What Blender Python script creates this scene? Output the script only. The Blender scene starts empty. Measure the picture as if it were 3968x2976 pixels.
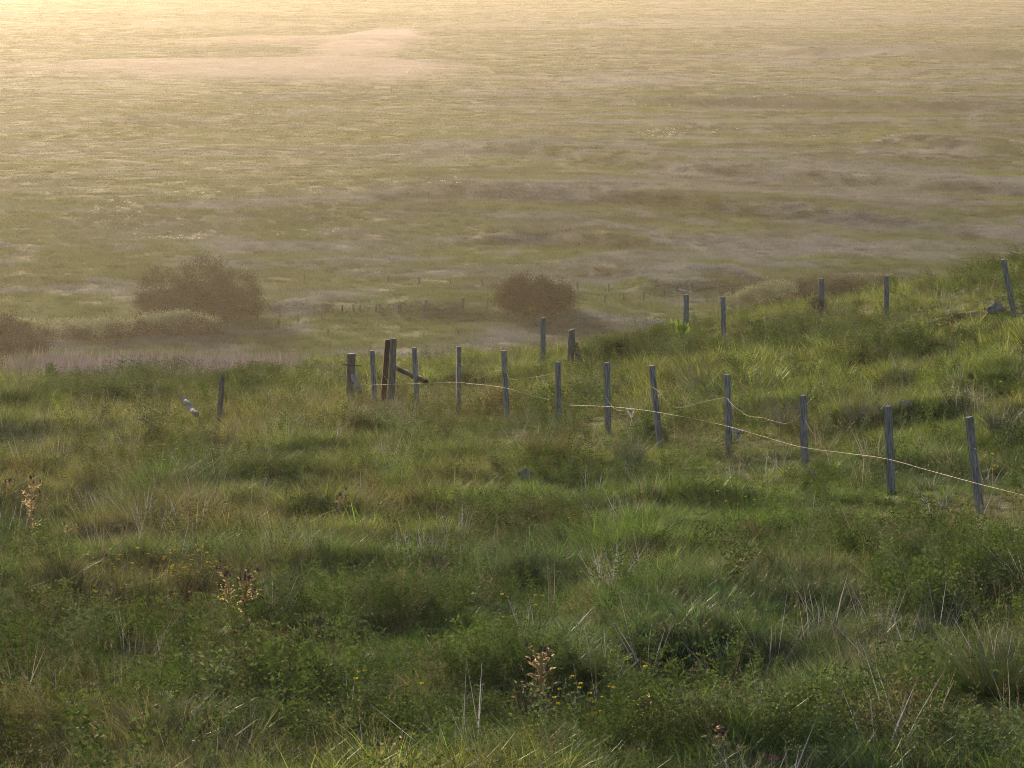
import bpy, bmesh, math, random
import numpy as np
from mathutils import Vector, Matrix, Euler

random.seed(7)
RNG = np.random.default_rng(11)
R = math.radians
S = bpy.context.scene
COL = S.collection

# ------------------------------------------------------------------ camera, sky, sun, exposure
F = 15070.0                       # focal length in photograph pixels
PITCH = R(6.64)
CAMZ = 30.0
cam_d = bpy.data.cameras.new('camera'); cam = bpy.data.objects.new('camera', cam_d); COL.objects.link(cam)
cam_d.sensor_width = 36; cam_d.lens = 36 * F / 3968
cam_d.clip_start = 0.5; cam_d.clip_end = 9000
cam.location = (0, 0, CAMZ); cam.rotation_euler = (R(90) - PITCH, 0, 0)
S.camera = cam

SUN_AZ, SUN_EL = R(-16), R(10.5)     # azimuth from +Y, negative = to the left
w = bpy.data.worlds.new('World'); S.world = w; w.use_nodes = True
nt = w.node_tree; bg = nt.nodes['Background']
sky = nt.nodes.new('ShaderNodeTexSky'); sky.sky_type = 'NISHITA'; sky.sun_disc = False
sky.sun_elevation = SUN_EL; sky.sun_rotation = SUN_AZ
sky.air_density = 1.2; sky.dust_density = 1.5; sky.ozone_density = 1.0
nt.links.new(sky.outputs[0], bg.inputs[0]); bg.inputs[1].default_value = 0.105
sd = bpy.data.lights.new('sun', 'SUN'); sun = bpy.data.objects.new('sun', sd); COL.objects.link(sun)
sd.energy = 4.4; sd.angle = R(0.5); sd.color = (1.0, 0.80, 0.56)
svec = Vector((math.sin(SUN_AZ) * math.cos(SUN_EL), math.cos(SUN_AZ) * math.cos(SUN_EL), math.sin(SUN_EL)))
sun.rotation_euler = svec.to_track_quat('Z', 'Y').to_euler(); sun.location = (0, 0, 60)
S.view_settings.view_transform = 'Standard'; S.view_settings.look = 'None'
S.view_settings.gamma = 1; S.view_settings.exposure = 0.55
HAZE_DENSITY = 0.000105; HAZE_G = 0.72
S.cycles.max_bounces = 6; S.cycles.diffuse_bounces = 3; S.cycles.glossy_bounces = 2
S.cycles.transmission_bounces = 4; S.cycles.volume_bounces = 1; S.cycles.transparent_max_bounces = 4
S.cycles.use_adaptive_sampling = False; S.cycles.filter_width = 1.0; S.cycles.use_denoising = True; S.cycles.denoising_prefilter = 'NONE'

# ------------------------------------------------------------------ helpers
def P(u, v, d):
    """the point at forward distance d seen at photograph pixel (u, v)"""
    a = (u - 1984) / F; b = -(v - 1488) / F
    wy = b * math.sin(PITCH) + math.cos(PITCH); wz = b * math.cos(PITCH) - math.sin(PITCH)
    return Vector((a * d / wy, d, CAMZ + wz * d / wy))

_T = np.random.default_rng(3).random((8, 256, 256))
def noise(x, y, sc, seed=0):
    x = np.asarray(x, float) / sc + 1000.37 * (seed + 1); y = np.asarray(y, float) / sc + 771.13 * (seed + 1)
    T = _T[seed % 8]
    xi = np.floor(x).astype(int); yi = np.floor(y).astype(int); fx = x - xi; fy = y - yi
    fx = fx * fx * (3 - 2 * fx); fy = fy * fy * (3 - 2 * fy)
    a = T[xi % 256, yi % 256]; b = T[(xi + 1) % 256, yi % 256]; c = T[xi % 256, (yi + 1) % 256]; d = T[(xi + 1) % 256, (yi + 1) % 256]
    return (a * (1 - fx) + b * fx) * (1 - fy) + (c * (1 - fx) + d * fx) * fy
def fbm(x, y, sc, seed=0, n=3):
    t = 0; a = 1; s = 0
    for i in range(n):
        t = t + a * noise(x, y, sc / 2.03 ** i, seed + i); s += a; a *= 0.55
    return t / s
def sstep(a, b, x):
    t = np.clip((np.asarray(x, float) - a) / (b - a), 0, 1); return t * t * (3 - 2 * t)

# ------------------------------------------------------------------ terrain height
_UC = [-400, 0, 1350, 2200, 2823, 3436, 3950, 4400]
_PR = [
    [(-60, -.5), (0, 1.7), (12, 3.6), (24, 5.2), (33, 5.95), (42, 6.7), (51, 7.3), (60, 7.8), (72, 8.6), (85, 9.9), (105, 11.7), (125, 15), (160, 21), (210, 28), (260, 30)],
    [(-60, -.5), (0, 1.7), (12, 3.6), (24, 5.2), (33, 5.95), (42, 6.7), (51, 7.3), (60, 7.8), (72, 8.6), (85, 9.9), (105, 11.7), (125, 15), (160, 21), (210, 28), (260, 30)],
    [(-60, -.5), (0, 1.7), (12, 3.6), (24, 5.15), (33, 5.9), (42, 6.5), (51, 7.1), (60, 7.75), (72, 8.65), (85, 9.85), (105, 11.8), (125, 15), (160, 21), (210, 28), (260, 30)],
    [(-60, -.5), (0, 1.7), (12, 3.6), (24, 5.1), (33, 5.8), (42, 6.4), (51, 6.95), (60, 7.55), (72, 8.5), (85, 9.4), (100, 10.9), (125, 14.5), (160, 20), (210, 27.5), (260, 30)],
    [(-60, -.5), (0, 1.7), (12, 3.6), (24, 5.05), (33, 5.65), (42, 6.2), (51, 6.8), (60, 7.2), (72, 7.8), (78, 8.2), (85, 8.65), (100, 10), (125, 13.5), (160, 19), (210, 27), (260, 30)],
    [(-60, -.5), (0, 1.7), (12, 3.55), (24, 5.0), (33, 5.55), (42, 6.2), (51, 6.6), (60, 6.95), (76, 7.7), (85, 8.2), (95, 8.75), (125, 12.4), (160, 18), (210, 26.5), (260, 30)],
    [(-60, -.5), (0, 1.7), (12, 3.5), (24, 4.95), (33, 5.5), (42, 6.2), (51, 6.5), (60, 6.7), (70, 6.8), (85, 7.2), (100, 8.6), (125, 11.4), (160, 17), (210, 26), (260, 30)],
    [(-60, -.5), (0, 1.7), (12, 3.5), (24, 4.95), (33, 5.4), (42, 6.0), (51, 6.3), (60, 6.4), (70, 6.5), (85, 6.8), (100, 8.0), (125, 11), (160, 17), (210, 26), (260, 30)]]
_YG = np.arange(-60, 261, 1.0); _SG = np.linspace(-400, 4400, 97)
_tab = np.array([np.interp(_YG, [p[0] for p in pr], [p[1] for p in pr]) for pr in _PR])
_tab = np.array([np.interp(_SG, _UC, _tab[:, j]) for j in range(_tab.shape[1])]).T      # (97, ny)
def _blur(a, k, ax):
    ker = np.exp(-0.5 * (np.arange(-3 * k, 3 * k + 1) / k) ** 2); ker /= ker.sum()
    pad = [(0, 0), (0, 0)]; pad[ax] = (3 * k, 3 * k)
    return np.apply_along_axis(lambda r: np.convolve(r, ker, 'valid'), ax, np.pad(a, pad, mode='edge'))
_tab = _blur(_blur(_tab, 4, 0), 3, 1)

def hit_flat(u, v):               # where that pixel meets the level plain
    a = (u - 1984) / F; b = -(v - 1488) / F
    wy = b * math.sin(PITCH) + math.cos(PITCH); wz = b * math.cos(PITCH) - math.sin(PITCH)
    t = -CAMZ / wz; return a * t, wy * t
# banks on the plain: polyline of pixels, height, face width
BANKS = [([(1350, 800), (1600, 765), (2300, 790), (3000, 850), (3400, 880)], 1.3, 10),
         ([(1700, 575), (2100, 600), (2700, 670), (3300, 715), (3968, 760)], 1.1, 9),
         ([(2350, 400), (2900, 410), (3300, 420), (3968, 445)], 1.4, 12),
         ([(2900, 205), (3300, 212), (3968, 240)], 1.8, 20),
         ([(1500, 1235), (1900, 1240), (2300, 1260)], .7, 5),
         ([(2450, 1145), (2700, 1125), (2860, 1130)], .8, 5),
         ([(1000, 1210), (1350, 1215), (1700, 1228)], .6, 5),
         ([(3450, 560), (3968, 600)], 1.2, 10), ([(1800, 940), (2100, 930), (2400, 960)], .8, 6), ([(2300, 1060), (2900, 1090)], .6, 6)]
BANKW = [(np.array([hit_flat(*p) for p in pl]), h, wd) for pl, h, wd in BANKS]
FENCE = np.array([[P(u, 1500, d).x, d] for u, d in [(1361, 72), (1525, 71), (1777, 65), (2162, 59.5), (2525, 54), (2823, 51), (3121, 48), (3451, 45), (3799, 42), (4000, 40)]])
FENCEB = np.array([[P(u, 1400, d).x, d] for u, d in [(2104, 88), (2208, 83), (2659, 88), (2805, 80), (3183, 88), (3436, 79), (3926, 72)]])
def fence_near(x, y, L, r_):
    best = np.full(np.shape(x), 1e9)
    for (ax, ay), (bx, by) in zip(L[:-1], L[1:]):
        dx, dy = bx - ax, by - ay; t = np.clip(((x - ax) * dx + (y - ay) * dy) / (dx * dx + dy * dy), 0, 1)
        best = np.minimum(best, np.hypot(x - ax - t * dx, y - ay - t * dy))
    return 1 - sstep(r_ * .5, r_, best)
def height(x, y, fine=True):
    x = np.asarray(x, float); y = np.asarray(y, float)
    s = np.clip(x / np.maximum(y, 24) * F + 1984, -400, 4400)
    gi = (s + 400) / 50.0; gj = np.clip(y, -60, 260) + 60
    i0 = np.clip(np.floor(gi).astype(int), 0, 95); j0 = np.clip(np.floor(gj).astype(int), 0, len(_YG) - 2)
    fi = np.clip(gi - i0, 0, 1); fj = np.clip(gj - j0, 0, 1)
    drop = (_tab[i0, j0] * (1 - fi) + _tab[i0 + 1, j0] * fi) * (1 - fj) + (_tab[i0, j0 + 1] * (1 - fi) + _tab[i0 + 1, j0 + 1] * fi) * fj
    z = CAMZ - drop
    near = 1 - sstep(110, 160, y)
    z = z + near * sstep(10, 24, y) * (0.34 * (fbm(x, y, 3.4, 1) - .5) + 0.42 * (noise(x, y, 1.15, 4) - .5)) * (1 - .7 * fence_near(x, y, FENCE, 3)) - (.14 + .08 * fence_near(x, y, FENCE, 4) * (1 - sstep(44, 54, y))) * near if fine else z
    plain = sstep(230, 265, y)
    und = 1.1 * (fbm(x, y, 55, 2) - .5) + 0.22 * (fbm(x, y, 14, 5) - .5) + 2.2 * (fbm(x * .5, y, 120, 6) - .5) * sstep(350, 600, y)
    z = z + plain * und
    for pts, h, wd in BANKW:
        yc = np.interp(x, pts[:, 0], pts[:, 1]); ln = pts[-1, 0] - pts[0, 0]
        en = sstep(pts[0, 0] - .2 * ln, pts[0, 0] + .3 * ln, x) * (1 - sstep(pts[-1, 0] - .1 * ln, pts[-1, 0] + .25 * ln, x))
        t = y - yc - 4 * (noise(x, y * 0 + h * 50, 18, 3) - .5)
        z = z + en * h * sstep(-wd / 2, wd / 2, t) * (1 - sstep(wd, wd * 6, t))
    z = z + sstep(2000, 3800, y) * 26 * (0.4 + .6 * fbm(x, y, 700, 7))
    return z
def hz(x, y): return float(height(np.array([x]), np.array([y]))[0])
def hit(u, v):
    d = np.concatenate([np.arange(18, 130, .25), np.arange(130, 1600, 1.0)])
    a = (u - 1984) / F; b = -(v - 1488) / F
    wy = b * math.sin(PITCH) + math.cos(PITCH); wz = b * math.cos(PITCH) - math.sin(PITCH)
    X = a * d / wy; Z = CAMZ + wz * d / wy; H = height(X, d)
    k = np.nonzero(Z <= H)[0]
    i = k[0] if len(k) else len(d) - 1
    return Vector((X[i], d[i], H[i]))

def tag(o, label=None, cat=None, group=None, kind=None):
    if label: o['label'] = label
    if cat: o['category'] = cat
    if group: o['group'] = group
    if kind: o['kind'] = kind
    return o
def new_mesh(name, v, f, mat=None, smooth=False):
    me = bpy.data.meshes.new(name)
    me.from_pydata(np.asarray(v).tolist() if not isinstance(v, list) else v, [], f if isinstance(f, list) else f.tolist())
    if mat: me.materials.append(mat)
    if smooth: me.polygons.foreach_set('use_smooth', [True] * len(me.polygons))
    me.update(); return me
def link(name, me, parent=None, loc=None, rot=None):
    o = bpy.data.objects.new(name, me); COL.objects.link(o)
    if parent: o.parent = parent
    if loc is not None: o.location = loc
    if rot is not None: o.rotation_euler = rot
    return o
def empty(name, loc, rot=(0, 0, 0), sc=1):
    o = bpy.data.objects.new(name, None); COL.objects.link(o); o.location = loc; o.rotation_euler = rot; o.scale = (sc,) * 3
    o.empty_display_size = .1; return o
def copy_tree(o, parent=None):
    c = o.copy(); COL.objects.link(c); c.parent = parent
    for ch in list(o.children): copy_tree(ch, c)
    return c

class MB:
    def __init__(s): s.v = []; s.f = []
    def add(s, v, f):
        n = len(s.v); s.v += [tuple(p) for p in v]; s.f += [tuple(n + i for i in q) for q in f]
    def tube(s, pts, rad, sides=5, cap=True):
        pts = [Vector(p) for p in pts]; n0 = len(s.v); k = len(pts)
        rads = rad if isinstance(rad, (list, tuple)) else [rad] * k
        for i, p in enumerate(pts):
            t = (pts[min(i + 1, k - 1)] - pts[max(i - 1, 0)])
            t = t.normalized() if t.length > 0 else Vector((0, 0, 1))
            a = t.cross(Vector((.13, .9, .4))).normalized(); b = t.cross(a)
            for j in range(sides):
                an = 2 * math.pi * j / sides
                s.v.append(tuple(p + (a * math.cos(an) + b * math.sin(an)) * rads[i]))
        for i in range(k - 1):
            for j in range(sides):
                a0 = n0 + i * sides + j; a1 = n0 + i * sides + (j + 1) % sides
                s.f.append((a0, a1, a1 + sides, a0 + sides))
        if cap:
            s.f.append(tuple(n0 + j for j in range(sides))[::-1]); s.f.append(tuple(n0 + (k - 1) * sides + j for j in range(sides)))
    def mesh(s, name, mat, smooth=False): return new_mesh(name, s.v, s.f, mat, smooth)

# ------------------------------------------------------------------ materials
def mat_new(name):
    m = bpy.data.materials.new(name); m.use_nodes = True; n = m.node_tree.nodes; l = m.node_tree.links
    for q in list(n): n.remove(q)
    out = n.new('ShaderNodeOutputMaterial'); return m, n, l, out
def plant_mat(name, col=None, trans=.45, gloss=.06, instancer=True, spread=.35, hue=None, rough=.45):
    """leaf: diffuse + translucent + a little sheen; colour = plant tint varied leaf by leaf"""
    m, n, l, out = mat_new(name)
    if col is None:
        at = n.new('ShaderNodeAttribute'); at.attribute_name = 'tint'; at.attribute_type = 'INSTANCER'; c = at.outputs['Color']
    else:
        at = n.new('ShaderNodeRGB'); at.outputs[0].default_value = (*col, 1); c = at.outputs[0]
    g = n.new('ShaderNodeNewGeometry')
    mr = n.new('ShaderNodeMapRange'); mr.inputs[3].default_value = 1 - spread; mr.inputs[4].default_value = 1 + spread
    l.new(g.outputs['Random Per Island'], mr.inputs[0])
    mu = n.new('ShaderNodeVectorMath'); mu.operation = 'SCALE'; l.new(c, mu.inputs[0]); l.new(mr.outputs[0], mu.inputs[3])
    c = mu.outputs[0]
    if hue:                       # some blades of another colour
        mx = n.new('ShaderNodeMix'); mx.data_type = 'RGBA'; gt = n.new('ShaderNodeMath'); gt.operation = 'GREATER_THAN'
        fr = n.new('ShaderNodeMath'); fr.operation = 'FRACT'; m7 = n.new('ShaderNodeMath'); m7.operation = 'MULTIPLY'; m7.inputs[1].default_value = 7.31
        l.new(g.outputs['Random Per Island'], m7.inputs[0]); l.new(m7.outputs[0], fr.inputs[0]); l.new(fr.outputs[0], gt.inputs[0]); gt.inputs[1].default_value = 1 - hue[1]
        l.new(gt.outputs[0], mx.inputs[0]); l.new(c, mx.inputs[6]); mx.inputs[7].default_value = (*hue[0], 1); c = mx.outputs[2]
    d = n.new('ShaderNodeBsdfDiffuse'); t = n.new('ShaderNodeBsdfTranslucent'); l.new(c, d.inputs[0]); l.new(c, t.inputs[0])
    ms = n.new('ShaderNodeMixShader'); ms.inputs[0].default_value = trans; l.new(d.outputs[0], ms.inputs[1]); l.new(t.outputs[0], ms.inputs[2])
    gl = n.new('ShaderNodeBsdfGlossy'); gl.inputs['Roughness'].default_value = rough; gl.inputs[0].default_value = (.9, .9, .9, 1)
    m2 = n.new('ShaderNodeMixShader'); m2.inputs[0].default_value = gloss; l.new(ms.outputs[0], m2.inputs[1]); l.new(gl.outputs[0], m2.inputs[2])
    l.new(m2.outputs[0], out.inputs[0]); return m
def wood_mat(name, c1, c2, rough=.8, scale=(60, 60, 5), lichen=None):
    m, n, l, out = mat_new(name); p = n.new('ShaderNodeBsdfPrincipled'); p.inputs['Roughness'].default_value = rough
    tc = n.new('ShaderNodeTexCoord'); mp = n.new('ShaderNodeMapping'); mp.inputs['Scale'].default_value = scale
    l.new(tc.outputs['Object'], mp.inputs[0]); no = n.new('ShaderNodeTexNoise'); no.inputs['Detail'].default_value = 5; no.inputs['Scale'].default_value = 1
    oi = n.new('ShaderNodeObjectInfo'); ad = n.new('ShaderNodeVectorMath'); ad.operation = 'ADD'; sc = n.new('ShaderNodeMath'); sc.operation = 'MULTIPLY'; sc.inputs[1].default_value = 50
    l.new(oi.outputs['Random'], sc.inputs[0]); l.new(mp.outputs[0], ad.inputs[0]); l.new(sc.outputs[0], ad.inputs[1]); l.new(ad.outputs[0], no.inputs[0])
    r = n.new('ShaderNodeValToRGB'); r.color_ramp.elements[0].position = .38; r.color_ramp.elements[1].position = .64
    r.color_ramp.elements[0].color = (*c1, 1); r.color_ramp.elements[1].color = (*c2, 1); l.new(no.outputs[0], r.inputs[0])
    c = r.outputs[0]
    if lichen:
        n2 = n.new('ShaderNodeTexNoise'); n2.inputs['Scale'].default_value = 22; n2.inputs['Detail'].default_value = 6; l.new(ad.outputs[0], n2.inputs[0]); n2.inputs['Scale'].default_value = 1.6
        r2 = n.new('ShaderNodeValToRGB'); r2.color_ramp.elements[0].position = .52; r2.color_ramp.elements[1].position = .62; l.new(n2.outputs[0], r2.inputs[0])
        mx = n.new('ShaderNodeMix'); mx.data_type = 'RGBA'; l.new(r2.outputs[0], mx.inputs[0]); l.new(c, mx.inputs[6]); mx.inputs[7].default_value = (*lichen, 1); c = mx.outputs[2]
    l.new(c, p.inputs['Base Color'])
    bu = n.new('ShaderNodeBump'); bu.inputs['Strength'].default_value = .5; bu.inputs['Distance'].default_value = .01; l.new(no.outputs[0], bu.inputs['Height']); l.new(bu.outputs[0], p.inputs['Normal'])
    l.new(p.outputs[0], out.inputs[0]); return m

M = {}
M['grass'] = plant_mat('grass_blades', trans=.5, gloss=.08, spread=.7, hue=((.20, .17, .10), .07))
M['plain'] = plant_mat('meadow_blades', trans=.45, gloss=.04, spread=.18)
M['herb'] = plant_mat('herb_leaves', trans=.4, gloss=.03, spread=.4, rough=.6)
M['dead'] = plant_mat('dead_stalks', trans=.25, gloss=.06, spread=.3)
M['seed'] = plant_mat('seed_heads', trans=.4, gloss=.03, spread=.35)
M['rush'] = plant_mat('rush_stems', (.055, .085, .045), trans=.2, gloss=.12, spread=.4, hue=((.20, .17, .15), .25))
M['rush_grey'] = plant_mat('grey_rush_stems', (.10, .105, .095), trans=.2, gloss=.12, spread=.4, hue=((.27, .24, .23), .35))
M['tussock_olive'] = plant_mat('olive_tussock', (.095, .10, .025), trans=.4, gloss=.06, spread=.4, hue=((.17, .12, .06), .2))
M['tussock_green'] = plant_mat('green_tussock', (.07, .11, .028), trans=.45, gloss=.06, spread=.4, hue=((.16, .14, .08), .12))
M['twig'] = plant_mat('dead_twigs', (.19, .16, .18), trans=.1, gloss=.05, spread=.35)
M['brown_clump'] = plant_mat('dark_brown_stems', (.035, .022, .018), trans=.1, gloss=.03, spread=.4)
M['petal_yellow'] = plant_mat('yellow_petals', (.55, .42, .02), trans=.45, gloss=.05, spread=.15)
M['petal_pink'] = plant_mat('pink_petals', (.65, .22, .36), trans=.45, gloss=.02, spread=.2)
M['cotton'] = plant_mat('cotton_heads', (.82, .78, .68), trans=.55, gloss=.02, spread=.1)
M['thistle'] = plant_mat('thistle_spines', (.62, .48, .28), trans=.55, gloss=.04, spread=.3)
M['thistle_stem'] = plant_mat('thistle_stem', (.40, .29, .15), trans=.2, gloss=.04, spread=.2)
M['thistle_head'] = plant_mat('thistle_heads', (.10, .035, .07), trans=.25, gloss=.04, spread=.3)
M['willow'] = plant_mat('willow_leaves', (.030, .034, .011), trans=.2, gloss=.05, spread=.45)
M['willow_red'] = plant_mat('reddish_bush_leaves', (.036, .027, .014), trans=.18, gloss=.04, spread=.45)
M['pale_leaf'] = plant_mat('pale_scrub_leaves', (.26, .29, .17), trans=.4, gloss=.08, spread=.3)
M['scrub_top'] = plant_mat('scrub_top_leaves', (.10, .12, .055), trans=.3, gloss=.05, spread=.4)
M['shrub_leaf'] = plant_mat('shrub_leaves', (.075, .095, .022), trans=.4, gloss=.06, spread=.4)
M['dock'] = plant_mat('dock_leaves', (.16, .26, .025), trans=.55, gloss=.08, spread=.2)
M['bark'] = wood_mat('bark', (.045, .028, .02), (.09, .06, .045))
M['post'] = wood_mat('weathered_post', (.11, .105, .125), (.29, .28, .33), lichen=(.38, .37, .42))
M['stout'] = wood_mat('old_strainer_wood', (.11, .09, .095), (.28, .24, .25))
M['brace'] = wood_mat('brown_brace_wood', (.04, .028, .02), (.10, .07, .05))
M['log'] = wood_mat('bleached_log', (.14, .13, .145), (.36, .34, .38))
M['far_post'] = wood_mat('distant_posts', (.07, .055, .065), (.14, .11, .13))
M['white_rail'] = wood_mat('white_rail', (.7, .68, .72), (.82, .8, .84))
M['wool'] = plant_mat('wool', (.88, .86, .82), trans=.65, gloss=.01, spread=.1)
m, n, l, out = mat_new('fence_wire'); p = n.new('ShaderNodeBsdfPrincipled'); p.inputs['Base Color'].default_value = (.48, .39, .26, 1); p.inputs['Metallic'].default_value = .25; p.inputs['Roughness'].default_value = .55; l.new(p.outputs[0], out.inputs[0]); M['wire'] = m
m, n, l, out = mat_new('rusty_wire'); p = n.new('ShaderNodeBsdfPrincipled'); p.inputs['Base Color'].default_value = (.13, .085, .085, 1); p.inputs['Metallic'].default_value = .3; p.inputs['Roughness'].default_value = .6; l.new(p.outputs[0], out.inputs[0]); M['rust'] = m
m, n, l, out = mat_new('stone'); p = n.new('ShaderNodeBsdfPrincipled'); p.inputs['Roughness'].default_value = .85
no = n.new('ShaderNodeTexNoise'); no.inputs['Scale'].default_value = 9; no.inputs['Detail'].default_value = 6; tc = n.new('ShaderNodeTexCoord'); l.new(tc.outputs['Object'], no.inputs[0])
r = n.new('ShaderNodeValToRGB'); r.color_ramp.elements[0].position = .35; r.color_ramp.elements[1].position = .7; r.color_ramp.elements[0].color = (.14, .13, .15, 1); r.color_ramp.elements[1].color = (.36, .34, .38, 1)
l.new(no.outputs[0], r.inputs[0]); l.new(r.outputs[0], p.inputs['Base Color']); l.new(p.outputs[0], out.inputs[0]); M['stone'] = m

# ------------------------------------------------------------------ what grows where
def ell(u, v, ru, rv):
    """an ellipse on the ground round the spot the photograph shows at (u, v)"""
    c = hit(u, v); t = hit(u, v - rv); b = hit(u, v + rv)
    return (c.x, c.y, ru / F * c.y, max((min(t.y, c.y * 1.35) - b.y) / 2, ru / F * c.y * .6))
def emask(x, y, e, soft=.5, rag=.5):
    q = np.sqrt(((x - e[0]) / e[2]) ** 2 + ((y - e[1]) / e[3]) ** 2) + rag * (fbm(x, y, max(e[2], .3) * .5, 2) - .5)
    return 1 - sstep(1 - soft, 1 + soft * .4, q)
def masks(x, y, L, **k):
    m = np.zeros_like(x)
    for e in L: m = np.maximum(m, emask(x, y, e, **k))
    return m
E = lambda L: [ell(*a) for a in L]
HERB = E([(600, 2620, 700, 330), (1250, 2880, 700, 130), (2000, 2780, 420, 200), (2450, 2930, 300, 60), (3350, 2130, 380, 90), (3700, 2250, 300, 110),
          (2950, 1350, 750, 50), (2500, 1330, 260, 50), (3500, 1380, 260, 40), (600, 1500, 620, 55), (1900, 1640, 420, 60), (2080, 2130, 220, 90), (3350, 2880, 600, 80), (150, 2400, 250, 120), (1500, 2380, 250, 60), (3850, 1130, 180, 60), (2600, 1690, 130, 40)])
BROWN = E([(300, 1850, 420, 150), (700, 2050, 450, 110), (1000, 1640, 800, 90), (1750, 1600, 380, 70), (500, 2450, 500, 150), (100, 2800, 400, 200), (1800, 1850, 200, 80), (1500, 2000, 200, 60), (1300, 1950, 200, 80), (2300, 1330, 500, 60)])
LUSH = E([(2500, 1950, 800, 160), (2100, 1900, 350, 80), (3200, 2000, 600, 90), (2300, 2450, 900, 150), (1400, 1950, 300, 80), (3500, 1500, 500, 120), (3300, 1420, 500, 50), (3600, 1750, 350, 80), (2900, 1560, 400, 60), (2900, 2400, 500, 100), (1300, 2350, 250, 120)])
COOL = E([(3200, 2500, 900, 330), (2500, 2500, 500, 250), (3500, 2850, 600, 150), (1900, 2250, 400, 120)])
DEAD = E([(280, 1710, 170, 70), (650, 1940, 300, 90), (450, 1760, 200, 40), (1450, 1640, 300, 50), (1080, 2160, 120, 60), (2350, 2300, 60, 70), (900, 2900, 90, 70), (1150, 1590, 120, 30), (1040, 1550, 60, 30), (3800, 1620, 120, 40), (1100, 1700, 260, 60),
          (2150, 1300, 90, 30), (1950, 1370, 100, 30), (3350, 2650, 120, 80), (2950, 2750, 120, 60), (1700, 2250, 110, 60), (520, 2640, 60, 120), (3780, 2800, 160, 140), (2900, 2950, 150, 60), (1300, 1480, 60, 30), (2300, 1480, 160, 40), (2450, 2750, 60, 80), (3200, 2400, 90, 60)])
YEL = E([(2020, 2920, 320, 50), (480, 2330, 330, 110), (700, 2430, 250, 60), (2250, 2870, 300, 50)])
REED = E([(200, 1446, 230, 22), (500, 1444, 260, 22), (900, 1446, 260, 20), (1200, 1450, 120, 15)])
COTTON = [(e, n) for e, n in zip(E([(1580, 277, 80, 10), (2570, 525, 90, 12), (2700, 510, 220, 10), (1740, 700, 90, 12), (420, 800, 110, 25), (480, 840, 90, 25), (650, 920, 200, 18), (1180, 905, 140, 15), (750, 755, 130, 12),
          (2800, 400, 350, 14), (2300, 250, 300, 6), (1000, 430, 300, 30), (2500, 415, 120, 14), (3100, 530, 120, 6), (1250, 860, 200, 10), (600, 870, 260, 30), (1980, 75, 100, 6), (1100, 420, 200, 20)]),
          (45, 40, 25, 10, 22, 16, 34, 16, 8, 18, 12, 10, 8, 5, 5, 16, 14, 5))]
MAUVE = E([(1150, 775, 300, 14), (850, 800, 300, 20), (1000, 960, 420, 22), (300, 1130, 300, 8), (3400, 880, 300, 25), (3200, 860, 200, 10), (2900, 420, 300, 22), (2500, 320, 350, 20), (3300, 210, 500, 25), (2400, 560, 180, 12), (3000, 600, 300, 15),
           (3500, 590, 300, 20), (3000, 960, 700, 14), (3500, 950, 400, 10), (2700, 1000, 500, 14), (2000, 930, 200, 10), (2900, 700, 200, 10), (1500, 1010, 300, 12), (2100, 720, 120, 12), (3200, 70, 700, 25), (2600, 90, 400, 20), (2100, 110, 200, 10), (2600, 1060, 250, 18), (1500, 1370, 300, 6), (2500, 1250, 300, 5), ])
YGRN = E([(700, 560, 900, 130), (1500, 500, 600, 80), (1200, 700, 1200, 60), (2300, 640, 500, 30), (2800, 760, 700, 20), (2200, 480, 600, 40), (3200, 540, 500, 10), (2600, 250, 600, 12), (300, 500, 500, 200), (300, 1060, 500, 30), (1500, 1100, 500, 20), (600, 1180, 300, 20), (1300, 1110, 600, 12)])
SMOOTH = E([(800, 600, 1100, 130), (1800, 450, 700, 90), (300, 400, 500, 150)])
DARKP = E([(2060, 780, 90, 10), (2300, 950, 350, 8), (1900, 945, 150, 8), (3500, 420, 400, 6), (3000, 410, 200, 5), (2950, 208, 200, 5), (3500, 222, 350, 5), (2800, 1065, 60, 10), (3100, 780, 200, 6), (2300, 940, 120, 8), (1550, 835, 40, 6), (3700, 730, 260, 5)])

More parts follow.
